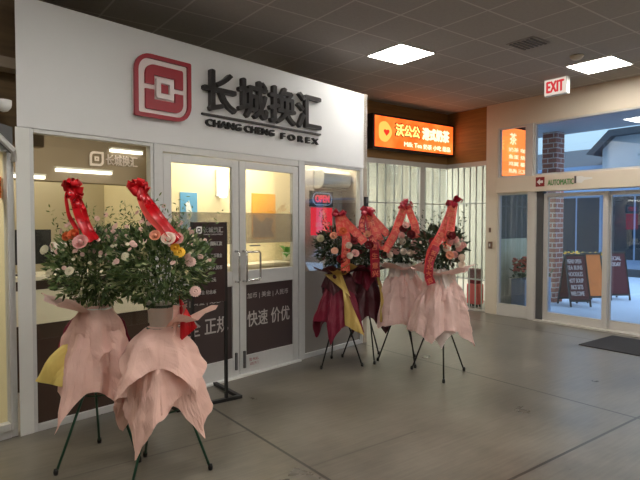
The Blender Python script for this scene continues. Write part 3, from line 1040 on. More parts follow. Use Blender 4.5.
# ------------------------------------------------------------------ folding gate and lightbox
gt = thing('folding_gate', 'silver folding gate of upright bars closing the corner unit', 'gate', (8.14, GY, 0))
bar = MB().box(-0.009, 0.009, -0.012, 0.012, 0.03, 2.60)
bar0 = bar.build('bar', M['gate'], gt, bevel=0.003)
bar0.location = (-0.0, 0, 0)
xs = [-0.20 * k for k in range(1, 17)]
for x in xs:
    copy_child(bar0, gt, (x, 0, 0))
for k in range(1, 7):
    c = copy_child(bar0, gt, (0, -0.135 * k, 0)); c.rotation_euler = (0, 0, PI / 2)
mb = MB()
mb.box(-3.4, 0.03, -0.03, 0.03, 2.60, 2.68); mb.box(-0.03, 0.03, -0.93, -0.03, 2.60, 2.68)
mb.build('top_track', M['portal_frame'], gt)
mb = MB()
mb.box(-3.4, 0.03, -0.025, 0.025, 0.0, 0.03); mb.box(-0.025, 0.025, -0.93, -0.025, 0.0, 0.03)
mb.build('bottom_track', M['portal_frame'], gt)
for z in (0.55, 1.92):
    mb = MB()
    mb.box(-3.4, 0.01, -0.012, 0.012, z, z + 0.025); mb.box(-0.012, 0.012, -0.93, -0.012, z, z + 0.025)
    mb.build('rail', M['gate'], gt)
for x in (-0.70, -2.25):
    MB().box(x - 0.06, x + 0.06, -0.03, 0.03, 0.03, 2.60).build('wide_post', M['portal_frame'], gt, bevel=0.004)
MB().box(-0.03, 0.03, -0.95, -0.90, 0.0, 2.68).build('end_post', M['portal_frame'], gt, bevel=0.004)
mb = MB(); mb.box(-3.4, -0.02, -0.004, 0.004, 0.58, 1.915); mb.box(-3.4, -0.02, -0.004, 0.004, 1.95, 2.595)
mb.build('clear_panel', M['gate_pane'], gt)
mb = MB(); mb.box(-0.004, 0.004, -0.9, -0.02, 0.58, 1.915); mb.box(-0.004, 0.004, -0.9, -0.02, 1.95, 2.595)
mb.build('clear_panel', M['gate_pane'], gt)

lb = thing('lightbox_sign', 'glowing orange lightbox sign over the folding gate', 'sign', (7.06, GY - 0.045, 2.81))
MB().box(-1.02, 1.02, -0.17, 0, 0, 0.575).build('case', M['black'], lb, bevel=0.006)
face = MB().box(-0.975, 0.975, -0.178, -0.170, 0.035, 0.54).build('lit_face', M['sign_orange'], lb)
text_mb('沃公公', 0.62, 0.22, 0.002, 0.06, -0.52, 0.24, -0.179).build('outline', M['sign_dark'], face)
text_mb('沃公公', 0.58, 0.195, 0.002, 0.035, -0.50, 0.252, -0.182).build('lettering', M['sign_yellow'], face)
text_mb('港式奶茶', 0.70, 0.20, 0.002, 0.05, 0.16, 0.245, -0.179).build('lettering', M['sign_cream'], face)
mb = text_mb('Milk Tea', 0.44, 0.075, 0.002, 0.03, -0.30, 0.085, -0.179)
text_mb('奶茶 小吃 甜品', 0.72, 0.085, 0.002, 0.03, 0.18, 0.075, -0.179, mb=mb)
mb.build('lettering', M['sign_cream'], face)
mb = MB()
mb.prism([(-0.76 + 0.15 * math.cos(a) * (1 + 0.12 * math.cos(3 * a)), 0.29 + 0.17 * math.sin(a)) for a in [2 * PI * k / 28 for k in range(28)]], -0.1805, -0.1785)
tag(mb.build('round_mark', em('glowing amber mark', (1.0, 0.36, 0.07), 1.8), face), 'amber rounded mark')
mb = MB()
mb.prism([(-0.72 + 0.065 * math.sin(a) ** 3, 0.285 + 0.052 * (math.cos(a) - 0.35 * math.cos(2 * a) - 0.14 * math.cos(3 * a))) for a in [2 * PI * k / 28 for k in range(28)]], -0.184, -0.181)
tag(mb.build('heart_mark', M['sign_red'], face), 'small red heart shaped mark')

# lamp and goods in the gated unit
kl = thing('kiosk_light', 'ceiling lamp inside the gated unit', 'light', (6.6, 8.1, CZ - 0.06))
MB().box(-0.6, 0.6, -0.15, 0.15, 0.0, 0.055).build('housing', M['white'], kl)
ld = bpy.data.lights.new('kiosk_lamp', 'AREA'); ld.shape = 'RECTANGLE'; ld.size = 1.6; ld.size_y = 1.2; ld.energy = KIOSK_W; ld.color = (1.0, 0.98, 0.93)
lo = bpy.data.objects.new('kiosk_lamp', ld); COL.objects.link(lo); lo.parent = kl; lo.location = (0, 0, -0.02)

cs = thing('upright_case', 'coral pink case with dark red top behind the gate corner', 'case', (8.5, 6.40, 0.0))
MB().box(-0.10, 0.10, -0.13, 0.13, 0.05, 0.44).build('body', M['case_pink'], cs, bevel=0.03)
MB().box(-0.09, 0.09, -0.115, 0.115, 0.44, 0.72).build('upper_body', M['case_red'], cs, bevel=0.03)
mb = MB(); mb.tube([(0, -0.05, 0.70), (0, -0.05, 0.80), (0, 0.05, 0.80), (0, 0.05, 0.70)], 0.008, 6)
mb.build('handle', M['black'], cs)
for sx in (-0.06, 0.06):
    for sy in (-0.08, 0.08):
        MB().box(sx - 0.02, sx + 0.02, sy - 0.02, sy + 0.02, 0.0, 0.052).build('foot', M['black'], cs)

rk = thing('display_rack', 'black wire display rack inside the gated unit', 'rack', (7.75, 7.35, 0))
for (x, y) in ((-0.3, -0.2), (0.3, -0.2), (-0.3, 0.2), (0.3, 0.2)):
    mb = MB(); mb.tube([(x, y, 0), (x, y, 1.35)], 0.012, 6); mb.build('upright', M['black'], rk)
for z in (0.25, 0.6, 0.95, 1.28):
    mb = MB()
    for k in range(9):
        x = -0.3 + 0.075 * k
        mb.tube([(x, -0.2, z), (x, 0.2, z)], 0.006, 5)
    for y in (-0.2, 0.2):
        mb.tube([(-0.3, y, z), (0.3, y, z)], 0.009, 5)
    mb.build('shelf', M['black'], rk)
random.seed(3)
gid = 0
gdesc = ['white carton', 'black box', 'grey box', 'dark green tin', 'ivory tub', 'brown packet', 'pale blue box', 'dark red box']
gcol = [(226, 222, 212), (30, 30, 30), (120, 118, 112), (50, 80, 60), (234, 222, 190), (120, 86, 60), (150, 180, 200), (120, 30, 40)]
for zi, z in enumerate((0.26, 0.61, 0.96)):
    for k in range(3):
        i = (zi * 3 + k) % 8
        x = 7.75 - 0.2 + 0.2 * k
        o = MB().box(-0.075, 0.075, -0.12, 0.12, 0, random.uniform(0.14, 0.24)).build('packet', pm(gdesc[i] + ' card', gcol[i], 0.5), None, loc=(x, 7.35, z), bevel=0.006)
        tag(o, '%s on the %s shelf of the black wire rack, %s' % (gdesc[i], ('low', 'middle', 'upper')[zi], ('gate bend side farthest', 'in the middle', 'nearest the entrance')[k]), 'packet', 'packets on the wire rack')

kc = thing('kiosk_counter', 'ivory counter deep inside the gated unit', 'counter', (6.2, 8.3, 0))
MB().box(-0.9, 0.9, -0.25, 0.25, 0, 1.0).build('body', M['kiosk_wall'], kc, bevel=0.004)
MB().box(-0.95, 0.95, -0.3, 0.28, 1.0, 1.04).build('counter_top', M['grey_panel'], kc, bevel=0.004)

# ------------------------------------------------------------------ ceiling things
def ceiling_light(x, y, label):
    t = thing('ceiling_light', label, 'light', (x, y, CZ), 0, 'square ceiling light panels')
    mb = MB()
    mb.ring(rrect(-0.30, 0.30, -0.30, 0.30, (0.004,) * 4, 1), rrect(-0.28, 0.28, -0.28, 0.28, (0.004,) * 4, 1), 0, 1)
    for v in mb.bm.verts:
        v.co = Vector((v.co.x, v.co.z, -0.012 * v.co.y))
    mb.build('frame', M['white'], t)
    MB().box(-0.28, 0.28, -0.28, 0.28, -0.010, 0.0).build('diffuser', M['panel_light'], t)


ceiling_light(4.742, 4.680, 'square glowing ceiling panel above the right flower stands')
ceiling_light(7.10, 3.46, 'square glowing ceiling panel beside the exit sign')
for (x, y, s) in ((2.40, 2.29, 'nearest the shop fascia'), (0.05, 2.29, 'before the left window'), (-2.3, 2.3, 'at the left end'),
                  (2.40, -0.05, 'over the floor centre'), (0.05, -0.05, 'above the viewer'), (4.742, 1.1, 'over the slab joint'), (7.10, 1.1, 'near the entrance wall'), (7.10, -1.6, 'at the far end of the entrance wall'),
                  (2.40, -2.4, 'behind the viewer'), (4.742, -1.6, 'behind the viewer to the right'), (0.05, -2.4, 'behind the viewer to the left')):
    ceiling_light(x, y, 'unseen square glowing ceiling panel ' + s)  # unseen panels, placed to light the shop front from the viewer's side

vt = thing('ceiling_vent', 'faint square slatted vent in the tiled ceiling', 'vent', (5.60, 3.53, CZ))
MB().box(-0.17, 0.17, -0.17, 0.17, -0.012, 0).build('frame', M['ceiling'], vt, bevel=0.003)
for k in range(6):
    y = -0.13 + 0.052 * k
    MB().box(-0.15, 0.15, y - 0.012, y + 0.012, -0.02, -0.012).build('slat', M['alu_dark'], vt)
MB().lathe([(0, -0.05), (0.05, -0.045), (0.075, -0.02), (0.08, 0), (0, 0)], (0, 0, 0)).build('smoke_detector', M['portal'], None, loc=(6.50, 3.44, CZ), smooth=True)
tag(bpy.data.objects['smoke_detector'], 'round smoke detector on the ceiling before the exit sign', 'smoke detector')

ex = thing('exit_sign', 'lit white sign reading EXIT hanging from the ceiling', 'sign', (7.30, 4.145, 3.385))
MB().box(-0.04, 0.04, -0.17, 0.17, 0.0, 0.235).build('case', M['white'], ex, bevel=0.004)
MB().box(-0.044, -0.040, -0.16, 0.16, 0.01, 0.225).build('lit_face', M['exit_face'], ex)
MB().box(-0.012, 0.012, -0.05, 0.05, 0.228, 0.236).build('mount', M['white'], ex)
mb = text_mb('EXIT', 0.25, 0.15, 0.001, 0.035, -0.125, 0.045, 0)
for v in mb.bm.verts:
    v.co = Vector((-0.0445 + v.co.y, -v.co.x, v.co.z))
mb.build('lettering', M['exit_red'], ex)


# stickers on the header band (face at x = WX-0.03)
def wall_pts(mb):
    for v in mb.bm.verts:
        v.co = Vector((v.co.y, -v.co.x, v.co.z))
    return mb


t = thing('door_sticker', 'maroon square sticker with white arrow on the header band', 'sticker', (WX - 0.031, 4.81, 2.165))
wall_pts(MB().box(-0.075, 0.075, -0.003, 0, 0, 0.15)).build('ground', M['arrow_red'], t)
wall_pts(MB().prism([(-0.055, 0.075), (0.0, 0.125), (0.0, 0.095), (0.05, 0.095), (0.05, 0.055), (0.0, 0.055), (0.0, 0.025)], -0.006, -0.0032)).build('arrow', M['sticker_white'], t)
t = thing('door_lettering', 'green lettering on the header band beside the arrow sticker', 'lettering', (WX - 0.031, 4.47, 2.175))
wall_pts(text_mb('AUTOMATIC', 0.42, 0.085, 0.002, 0.02, -0.21, 0.0, 0)).build('letters', M['green_text'], t)
t = thing('hand_sticker', 'pointing hand sticker right of the green lettering', 'sticker', (WX - 0.031, 4.12, 2.165))
wall_pts(MB().prism([(-0.10, 0.03), (-0.02, 0.02), (0.02, 0.06), (0.14, 0.075), (0.14, 0.095), (0.02, 0.105), (-0.02, 0.125), (-0.10, 0.12)], -0.003, 0)).build('hand', M['sticker_white'], t)
wall_pts(MB().box(-0.13, -0.10, -0.004, 0, 0.02, 0.13)).build('cuff', M['sticker_grey'], t)
t = thing('switch_box', 'small taupe switch box on the entrance end post', 'switch', (WX, 5.74, 1.14))
MB().box(-0.035, 0, -0.035, 0.035, 0, 0.12).build('box', M['switch'], t, bevel=0.004)
MB().box(-0.04, -0.035, -0.012, 0.012, 0.035, 0.085).build('rocker', M['sticker_white'], t)
t = tag(MB().box(-0.012, 0, -0.02, 0.02, 0, 0.08).build('sensor_plate', M['switch'], None, loc=(WX, 5.76, 1.42), bevel=0.002), 'small dark plate above the switch box', 'sensor')
t = fthing('card_reader', 'black card reader at the right end of the shop front', 'card reader', 4.235, 0.002, 1.76)
MB().box(-0.03, 0.03, -0.03, 0.002, 0, 0.17).build('case', M['black'], t, bevel=0.005)
MB().box(-0.02, 0.02, -0.033, -0.03, 0.09, 0.15).build('keypad', M['alu_dark'], t)

tag(MB().box(6.90, 7.83, 1.9, 3.57, 0, 0.012).build('floor_mat', M['mat_dark'], bevel=0.004), 'charcoal entrance mat on the floor before the sliding doors', 'mat')

# ------------------------------------------------------------------ outside the entrance
struct(MB().box(8.25, 40, -14, 5.75, -0.12, -0.02).build('ground_outside', M['ground_out']), 'pale blue grey paving outside the entrance', 'ground')
struct(MB().box(9.4, 40, 5.75, 30, -0.12, -0.02).build('ground_far', M['ground_out']), 'pale paving running back beside the building', 'ground')
cnp = MB().box(8.25, 10.8, -6, 5.75, 3.40, 3.60)
cnp.box(9.42, 10.8, 5.75, 8.0, 3.40, 3.60)
struct(cnp.build('canopy', M['canopy']), 'grey canopy over the paving outside', 'canopy')
tag(MB().box(-0.15, 0.15, -0.15, 0.15, 0, 3.42).build('brick_pillar', M['brick'], None, loc=(10.42, 5.97, -0.02)), 'red brick pillar outside the left sliding door', 'pillar')

fb = thing('shop_building', 'long low building with dark windows across the paving', 'building', (17, 4, -0.02))
MB().box(0, 6, -12, 9.6, 0, 3.3).build('wall', M['far_wall'], fb)
for k in range(11):
    y = 8.4 - 1.75 * k
    wd = MB().box(-0.05, 0.0, y - 0.78, y + 0.78, 0.42, 2.45).build('window', M['far_frame'], fb)
    mb = MB(); mb.box(-0.07, -0.05, y - 0.72, y - 0.03, 0.5, 2.38); mb.box(-0.07, -0.05, y + 0.03, y + 0.72, 0.5, 2.38)
    mb.build('pane', M['far_glass'], wd)
MB().box(-0.12, 0.0, -12, 9.6, 0.0, 0.22).build('plinth', M['roof'], fb)
mb = MB()
e = [(-0.5, -13, 3.3), (-0.5, 10, 3.3), (6.5, 10, 3.3), (6.5, -13, 3.3)]
r1 = (3.0, 9.0, 4.3); r0 = (3.0, -10, 4.3)
V = [mb.v(p) for p in e]; a = mb.v(r0); b = mb.v(r1)
mb.f([V[0], V[1], b, a]); mb.f([V[1], V[2], b]); mb.f([V[2], V[3], a, b]); mb.f([V[3], V[0], a]); mb.f(V[::-1])
mb.build('roof', M['roof'], fb)
MB().box(-0.55, -0.45, -13, 10, 3.16, 3.32).build('gutter', M['far_frame'], fb)


def yz_prism(pts, x0, x1):
    m_ = MB().prism(pts, 0, 1)
    for v in m_.bm.verts:
        v.co = Vector((x0 + (x1 - x0) * v.co.y, v.co.x, v.co.z))
    return m_


yz_prism([(3.78, 3.1), (3.78, 4.05), (3.3, 4.15), (-4, 4.15), (-4, 3.1)], -0.75, 2.0).build('gable_wall', M['gable_wall'], fb)
yz_prism([(4.15, 3.62), (3.50, 4.26), (-4.2, 4.30), (-4.2, 4.10), (3.42, 4.08), (3.95, 3.58)], -1.0, 2.2).build('gable_roof', M['roof'], fb)

ol = thing('menu_lightbox', 'glowing orange menu lightbox behind the small transom window', 'sign', (8.80, 5.755, 2.38))
MB().box(-0.60, 0.46, -0.06, 0, 0, 0.92).build('case', M['black'], ol, bevel=0.005)
of = MB().box(-0.57, 0.43, -0.066, -0.06, 0.03, 0.89).build('lit_face', M['menu_face'], ol)
mb = text_mb('茶', 0.2, 0.2, 0.002, 0.02, -0.3, 0.60, -0.067)
for i, q in enumerate(('奶茶 咖啡', '鱼蛋 烧卖', '鸡翼 薯条', '热狗 三文治')):
    text_mb(q, 0.66, 0.075, 0.002, 0.02, -0.33, 0.47 - 0.125 * i, -0.067, mb=mb)
mb.build('lettering', M['sign_cream'], of)


def a_board(loc, rz, label, face_mat, lines):
    t = thing('sandwich_board', label, 'sandwich board', loc, rz, 'sandwich boards outside the entrance')
    for s in (-1, 1):
        tilt = Matrix.Rotation(R(13) * s, 4, 'X')
        base = Matrix.Translation((0, -0.24 * -s * -1 if False else 0.24 * s, 0))
        m_ = Matrix.Translation((0, 0.24 * s, 0)) @ Matrix.Rotation(R(13) * s, 4, 'X')
        mb = MB()
        mb.box(-0.21, -0.185, -0.015, 0.015, 0, 1.02, m_); mb.box(0.185, 0.21, -0.015, 0.015, 0, 1.02, m_)
        mb.box(-0.185, 0.185, -0.015, 0.015, 0.98, 1.02, m_); mb.box(-0.185, 0.185, -0.015, 0.015, 0.10, 0.14, m_)
        fr = mb.build('frame', M['black'], t)
        mb = MB(); mb.box(-0.185, 0.185, -0.008, 0.008, 0.14, 0.98, m_)
        mb.build('board', face_mat, fr)
        if lines and s == -1:
            mb = MB()
            for k, (txt, wd) in enumerate(lines):
                text_mb(txt, wd * 0.78, 0.082, 0, 0.03, -wd / 2, 0.84 - 0.125 * k, -0.0095, mb=mb)
            for v in mb.bm.verts:
                v.co = m_ @ v.co
            mb.build('lettering', M['aboard_text'], fr)


RB = R(-32)
a_board((10.28, 5.42, -0.02), RB, 'dark red sandwich board with white lettering beside the brick pillar', M['aboard_red'],
        [('MENU OPEN', 0.36), ('TEA BUNS', 0.40), ('NOODLES', 0.38), ('HOT SOUP', 0.38), ('RICE SETS', 0.30), ('WELCOME', 0.34)])
a_board((11.05, 5.50, -0.02), R(-30), 'black framed sandwich board with orange poster behind the dark red one', M['aboard_orange'], None)
a_board((11.80, 5.36, -0.02), R(-35), 'dark sandwich board farthest from the brick pillar', M['aboard_red'], [('SPECIAL', 0.36), ('TODAY', 0.3)])
pt = thing('flower_planter', 'stone planter of yellow flowers behind the sandwich boards', 'planter', (12.4, 6.35, -0.02))
MB().box(-0.25, 0.25, -0.4, 0.4, 0, 0.55).build('trough', M['terracotta'], pt, bevel=0.02)
def planter_fill(pt, seed, hx, hy, z0, bloom, n1, n2):
    rg = random.Random(seed)
    mb = MB()
    for k in range(n1):
        p = Vector((rg.uniform(-hx, hx), rg.uniform(-hy, hy), z0 + rg.random() ** 1.5 * 0.35))
        d = Vector((rg.uniform(-1, 1), rg.uniform(-1, 1), rg.uniform(0, 1))).normalized() * 0.09
        q = d.cross(Vector((0.3, 0.2, 1))).normalized() * 0.025
        mb.f([mb.v(p), mb.v(p + d * 0.5 + q), mb.v(p + d), mb.v(p + d * 0.5 - q)])
    mb.build('leaves', M['leaf_dark'], pt, norm=False)
    mb = MB()
    for k in range(n2):
        p = Vector((rg.uniform(-hx, hx), rg.uniform(-hy, hy), z0 + 0.12 + rg.random() * 0.25))
        mb.lathe([(0, -0.02), (0.03, -0.005), (0.032, 0.01), (0, 0.022)], p, 7)
    mb.build('blooms', bloom, pt)


planter_fill(pt, 11, 0.28, 0.45, 0.55, M['yellow'], 300, 110)
pt2 = thing('flower_planter', 'grey planter added for the coral reflection in the sidelight window', 'planter', (8.85, 5.45, -0.02))  # added planter, stands in for the reddish reflection in the sidelight
MB().box(-0.42, 0.42, -0.14, 0.14, 0, 0.62).build('trough', M['far_wall'], pt2, bevel=0.02)
planter_fill(pt2, 12, 0.42, 0.15, 0.62, M['coral_bloom'], 260, 200)

# ------------------------------------------------------------------ shop lamps (inside fittings)
def shop_lamp(u, y, w, ww, energy, label):
    t = fthing('downlight', label, 'light', u, -y, 2.71, 'lamps in the shop ceiling')
    MB().box(-w / 2, w / 2, -ww / 2, ww / 2, 0, 0.03).build('housing', M['white'], t)
    l_ = bpy.data.lights.new('shop_lamp', 'AREA'); l_.shape = 'RECTANGLE'; l_.size = w; l_.size_y = ww; l_.energy = energy; l_.color = (1.0, 0.90, 0.70)
    o = bpy.data.objects.new('shop_lamp', l_); COL.objects.link(o); o.parent = t; o.location = (0, 0, -0.01)


shop_lamp(2.9, 0.70, 1.5, 0.5, SHOP_W * 0.62, 'lamp over the door end of the shop')
shop_lamp(3.72, 0.22, 0.7, 0.12, SHOP_W * 0.30, 'added fill lamp over the narrow window')  # no such fitting known; added to brighten the grey partition
shop_lamp(0.9, 2.15, 1.2, 0.4, SHOP_W * 0.20, 'lamp over the back of the shop')
shop_lamp(0.7, 0.75, 0.9, 0.4, SHOP_W * 0.14, 'lamp over the left window')
shop_lamp(-1.0, 1.2, 1.2, 0.6, SHOP_W * 0.8, 'lamp in the neighbouring shop')


# ------------------------------------------------------------------ flower stands
def rnd_leaf(mb, p, d, L_, w_, rng):
    d = d.normalized()
    s = d.cross(Vector((rng.uniform(-1, 1), rng.uniform(-1, 1), rng.uniform(0.2, 1)))).normalized()
    n_ = s.cross(d)
    b = rng.uniform(-0.25, 0.25) * L_
    a0 = mb.v(p)
    a1 = mb.v(p + d * L_ * 0.35 + s * w_ + n_ * b * 0.4); a2 = mb.v(p + d * L_ * 0.35 - s * w_ + n_ * b * 0.4)
    a3 = mb.v(p + d * L_ * 0.72 + s * w_ * 0.75 + n_ * b * 0.8); a4 = mb.v(p + d * L_ * 0.72 - s * w_ * 0.75 + n_ * b * 0.8)
    a5 = mb.v(p + d * L_ + n_ * b)
    mb.f([a0, a2, a1]); mb.f([a1, a2, a4, a3]); mb.f([a3, a4, a5])


def rose_mb(r, rng):
    mb = MB()
    mb.lathe([(0, -0.1 * r), (0.35 * r, 0.0), (0.42 * r, 0.35 * r), (0.28 * r, 0.72 * r), (0, 0.78 * r)], seg=10)
    for ring_, (n_, rr, op_, hh) in enumerate(((4, 0.52, 0.10, 0.82), (5, 0.76, 0.30, 0.74), (6, 0.98, 0.62, 0.55))):
        for k in range(n_):
            a0 = 2 * PI * (k + 0.37 * ring_) / n_ + rng.uniform(-0.15, 0.15)
            half = PI / n_ * 1.25
            rows = []
            for i in range(4):
                q = i / 3
                row = []
                for j in range(5):
                    t = (j / 4 - 0.5) * 2
                    a = a0 + t * half
                    rad = r * rr * (0.55 + 0.45 * math.sin(q * PI * 0.5) + op_ * 0.45 * q * q)
                    zz = r * (hh * q * (1 - 0.22 * t * t) - 0.1 + 0.04 * ring_ * 0)
                    row.append(mb.v((rad * math.cos(a), rad * math.sin(a), zz)))
                rows.append(row)
            for i in range(3):
                for j in range(4):
                    mb.f([rows[i][j], rows[i][j + 1], rows[i + 1][j + 1], rows[i + 1][j]])
    return mb


def daisy_mb(r, n_=16, layers=2):
    mb = MB()
    for ly in range(layers):
        rr = r * (1 - 0.28 * ly)
        for k in range(n_):
            a = 2 * PI * (k + 0.5 * ly) / n_
            d = Vector((math.cos(a), math.sin(a), 0)); s = Vector((-math.sin(a), math.cos(a), 0))
            w_ = rr * 0.19
            z0 = 0.12 * r + 0.1 * r * ly
            p = [d * 0.15 * r + Vector((0, 0, z0)), d * 0.55 * rr + s * w_ + Vector((0, 0, z0 + 0.16 * r)), d * 0.9 * rr + s * w_ * 0.8 + Vector((0, 0, z0 + 0.12 * r)),
                 d * rr + Vector((0, 0, z0 + 0.08 * r)), d * 0.9 * rr - s * w_ * 0.8 + Vector((0, 0, z0 + 0.12 * r)), d * 0.55 * rr - s * w_ + Vector((0, 0, z0 + 0.16 * r))]
            mb.f([mb.v(q) for q in p])
    mb.lathe([(0, 0.0), (0.2 * r, 0.05 * r), (0.24 * r, 0.28 * r), (0.12 * r, 0.38 * r), (0, 0.4 * r)], seg=10)
    return mb


def pompon_mb(r, rng):
    """round mum: many short petals over a ball"""
    mb = MB()
    mb.lathe([(0, -0.5 * r), (0.45 * r, -0.3 * r), (0.6 * r, 0), (0.45 * r, 0.4 * r), (0, 0.55 * r)], seg=10)
    for k in range(70):
        z = 1 - 1.5 * (k + 0.5) / 70
        a = k * 2.39996
        q = math.sqrt(max(0, 1 - z * z))
        d = Vector((q * math.cos(a), q * math.sin(a), z))
        s = d.cross(Vector((0.1, 0.2, 1))).normalized()
        w_ = 0.17 * r
        up = Vector((0, 0, 0.18 * r))
        mb.f([mb.v(d * 0.45 * r - s * w_ * 0.5), mb.v(d * 0.45 * r + s * w_ * 0.5), mb.v(d * 0.85 * r + s * w_ + up * 0.4), mb.v(d * r + up), mb.v(d * 0.85 * r - s * w_ + up * 0.4)])
    return mb


_rng0 = random.Random(77)
FLOWER_CACHE = {}


def flower(kind, mat, r, parent, loc, face, label=None):
    key = (kind, mat.name, round(r, 3))
    if key not in FLOWER_CACHE:
        mb = rose_mb(r, _rng0) if kind == 'rose' else daisy_mb(r) if kind == 'daisy' else pompon_mb(r, _rng0)
        o = mb.build(kind, mat, parent, smooth=(kind == 'rose'))
        FLOWER_CACHE[key] = o
    else:
        o = FLOWER_CACHE[key].copy()
        COL.objects.link(o)
        o.parent = parent
    o.location = loc
    q = Vector(face).normalized().to_track_quat('Z', 'Y')
    o.rotation_euler = q.to_euler()
    return o


def tri(x):
    x = x / (2 * PI)
    x -= math.floor(x)
    return 4 * abs(x - 0.5) - 1


def drape(r0, z0, half, rot, flare=18, fold=0.10, nf=9, seed=0, th0=0.0, th1=2 * PI, a1=84, ns=16, nt=132, corner=1.0, c=(0, 0)):
    """square sheet hung over a ring: long corners, short sides, creased folds"""
    rng = random.Random(seed)
    ph = [rng.uniform(0, 2 * PI) for _ in range(4)]
    mb = MB()
    full = abs(th1 - th0 - 2 * PI) < 1e-6
    n_ = nt if full else max(10, int(nt * (th1 - th0) / (2 * PI)))
    cols = []
    for i in range(n_ if full else n_ + 1):
        th = th0 + (th1 - th0) * i / n_
        f_ = th - rot
        hem = half / max(abs(math.cos(f_)), abs(math.sin(f_)))
        hem = half + (hem - half) * corner
        L_ = hem - r0
        L_ *= 1 + 0.06 * math.sin(3 * th + ph[0]) + 0.03 * tri(7 * th + ph[1])
        w1 = 0.65 * tri(nf * th + ph[2]) + 0.35 * tri((nf * 2 - 3) * th + ph[3])
        w2 = math.sin(4 * f_ + PI)
        colv = []
        r, z = r0, z0
        for j in range(ns + 1):
            s = j / ns
            if j:
                aa = R(flare + (a1 - flare) * min(1, (s * 1.5) ** 0.8) - 13 * (0.5 + 0.5 * w2) * s)
                dl = L_ / ns
                r += math.cos(aa) * dl
                z -= math.sin(aa) * dl
            k = 1 + fold * (min(1, s * 2.2) ** 1.0) * w1 * (0.7 + 0.5 * s)
            tw = 0.05 * s * math.sin(2 * th + ph[1])
            pq = Vector((c[0] + r * k * math.cos(th + tw), c[1] + r * k * math.sin(th + tw), z + 0.012 * w1 * s))
            cr = noise.noise_vector(pq * 9 + Vector((seed * 3.7, 0, 0))) * 0.016 + noise.noise_vector(pq * 21 + Vector((0, seed, 0))) * 0.006
            colv.append(mb.v(pq + cr * min(1, 3 * s)))
        cols.append(colv)
    m_ = len(cols)
    for i in range(m_ if full else m_ - 1):
        a, b = cols[i], cols[(i + 1) % m_]
        for j in range(ns):
            mb.f([a[j], b[j], b[j + 1], a[j + 1]])
    return mb


def sheet(tri_pts, n_=8):
    """folded corner of a paper sheet, slightly bowed"""
    A_, B_, C_ = [Vector(p) for p in tri_pts]
    nn = (B_ - A_).cross(C_ - A_).normalized()
    mb = MB()
    g = {}
    for i in range(n_ + 1):
        for j in range(n_ + 1 - i):
            u_, v_ = i / n_, j / n_
            w_ = 1 - u_ - v_
            g[i, j] = mb.v(A_ * w_ + B_ * u_ + C_ * v_ + nn * (0.05 * math.sin(PI * w_) * math.sin(PI * u_) + 0.012 * math.sin(9 * v_)))
    for i in range(n_):
        for j in range(n_ - i):
            mb.f([g[i, j], g[i + 1, j], g[i, j + 1]])
            if i + j < n_ - 1:
                mb.f([g[i + 1, j], g[i + 1, j + 1], g[i, j + 1]])
    return mb


def strip_ribbon(mb, pts, width, side, n_=14, taper=0.0, wave=0.0):
    P = [Vector(p) for p in pts]
    # Catmull-Rom
    Q = [P[0] * 2 - P[1]] + P + [P[-1] * 2 - P[-2]]
    out = []
    segs = len(P) - 1
    for s in range(segs):
        p0, p1, p2, p3 = Q[s:s + 4]
        for k in range(n_):
            t = k / n_
            out.append(0.5 * ((2 * p1) + (-p0 + p2) * t + (2 * p0 - 5 * p1 + 4 * p2 - p3) * t * t + (-p0 + 3 * p1 - 3 * p2 + p3) * t ** 3))
    out.append(P[-1])
    side = Vector(side).normalized()
    prev = None
    frames = []
    for i, p in enumerate(out):
        q = i / (len(out) - 1)
        d = (out[min(i + 1, len(out) - 1)] - out[max(i - 1, 0)]).normalized()
        s = (side - d * side.dot(d)).normalized()
        nrm = d.cross(s)
        w_ = width * (1 - taper * q) * 0.5
        wv = wave * math.sin(q * 14)
        a = mb.v(p - s * w_ + nrm * (0.006 + wv)); m_ = mb.v(p - nrm * 0.006 + nrm * wv); b = mb.v(p + s * w_ + nrm * (0.006 + wv))
        if prev:
            mb.f([prev[0], prev[1], m_, a]); mb.f([prev[1], prev[2], b, m_])
        frames.append((p + nrm * wv, d, s, width * (1 - taper * q)))
        prev = (a, m_, b)
    return frames


GLYPHS = {}


def ribbon_lettering(frames, words):
    """gold characters running down a ribbon"""
    mb = MB()
    dist, nxt, k = 0.0, 0.07, 0
    for i in range(1, len(frames)):
        dist += (frames[i][0] - frames[i - 1][0]).length
        if dist < nxt:
            continue
        p, d, sd, w_ = frames[i]
        up = -d
        n_ = d.cross(sd)
        if n_.y > 0: n_ = -n_
        rt = up.cross(n_)
        ch = words[k % len(words)]; k += 1
        nxt = dist + w_ * 0.8
        if ch not in GLYPHS:
            g = text_mb(ch, 1.0, 1.0, 0, 0.03, -0.5, -0.5, 0)
            GLYPHS[ch] = g.bm
        z_ = w_ * 0.62
        m4 = Matrix(((rt.x * z_, n_.x, up.x * z_, p.x + n_.x * 0.009), (rt.y * z_, n_.y, up.y * z_, p.y + n_.y * 0.009), (rt.z * z_, n_.z, up.z * z_, p.z + n_.z * 0.009), (0, 0, 0, 1)))
        mb.add(GLYPHS[ch], m4)
    return mb


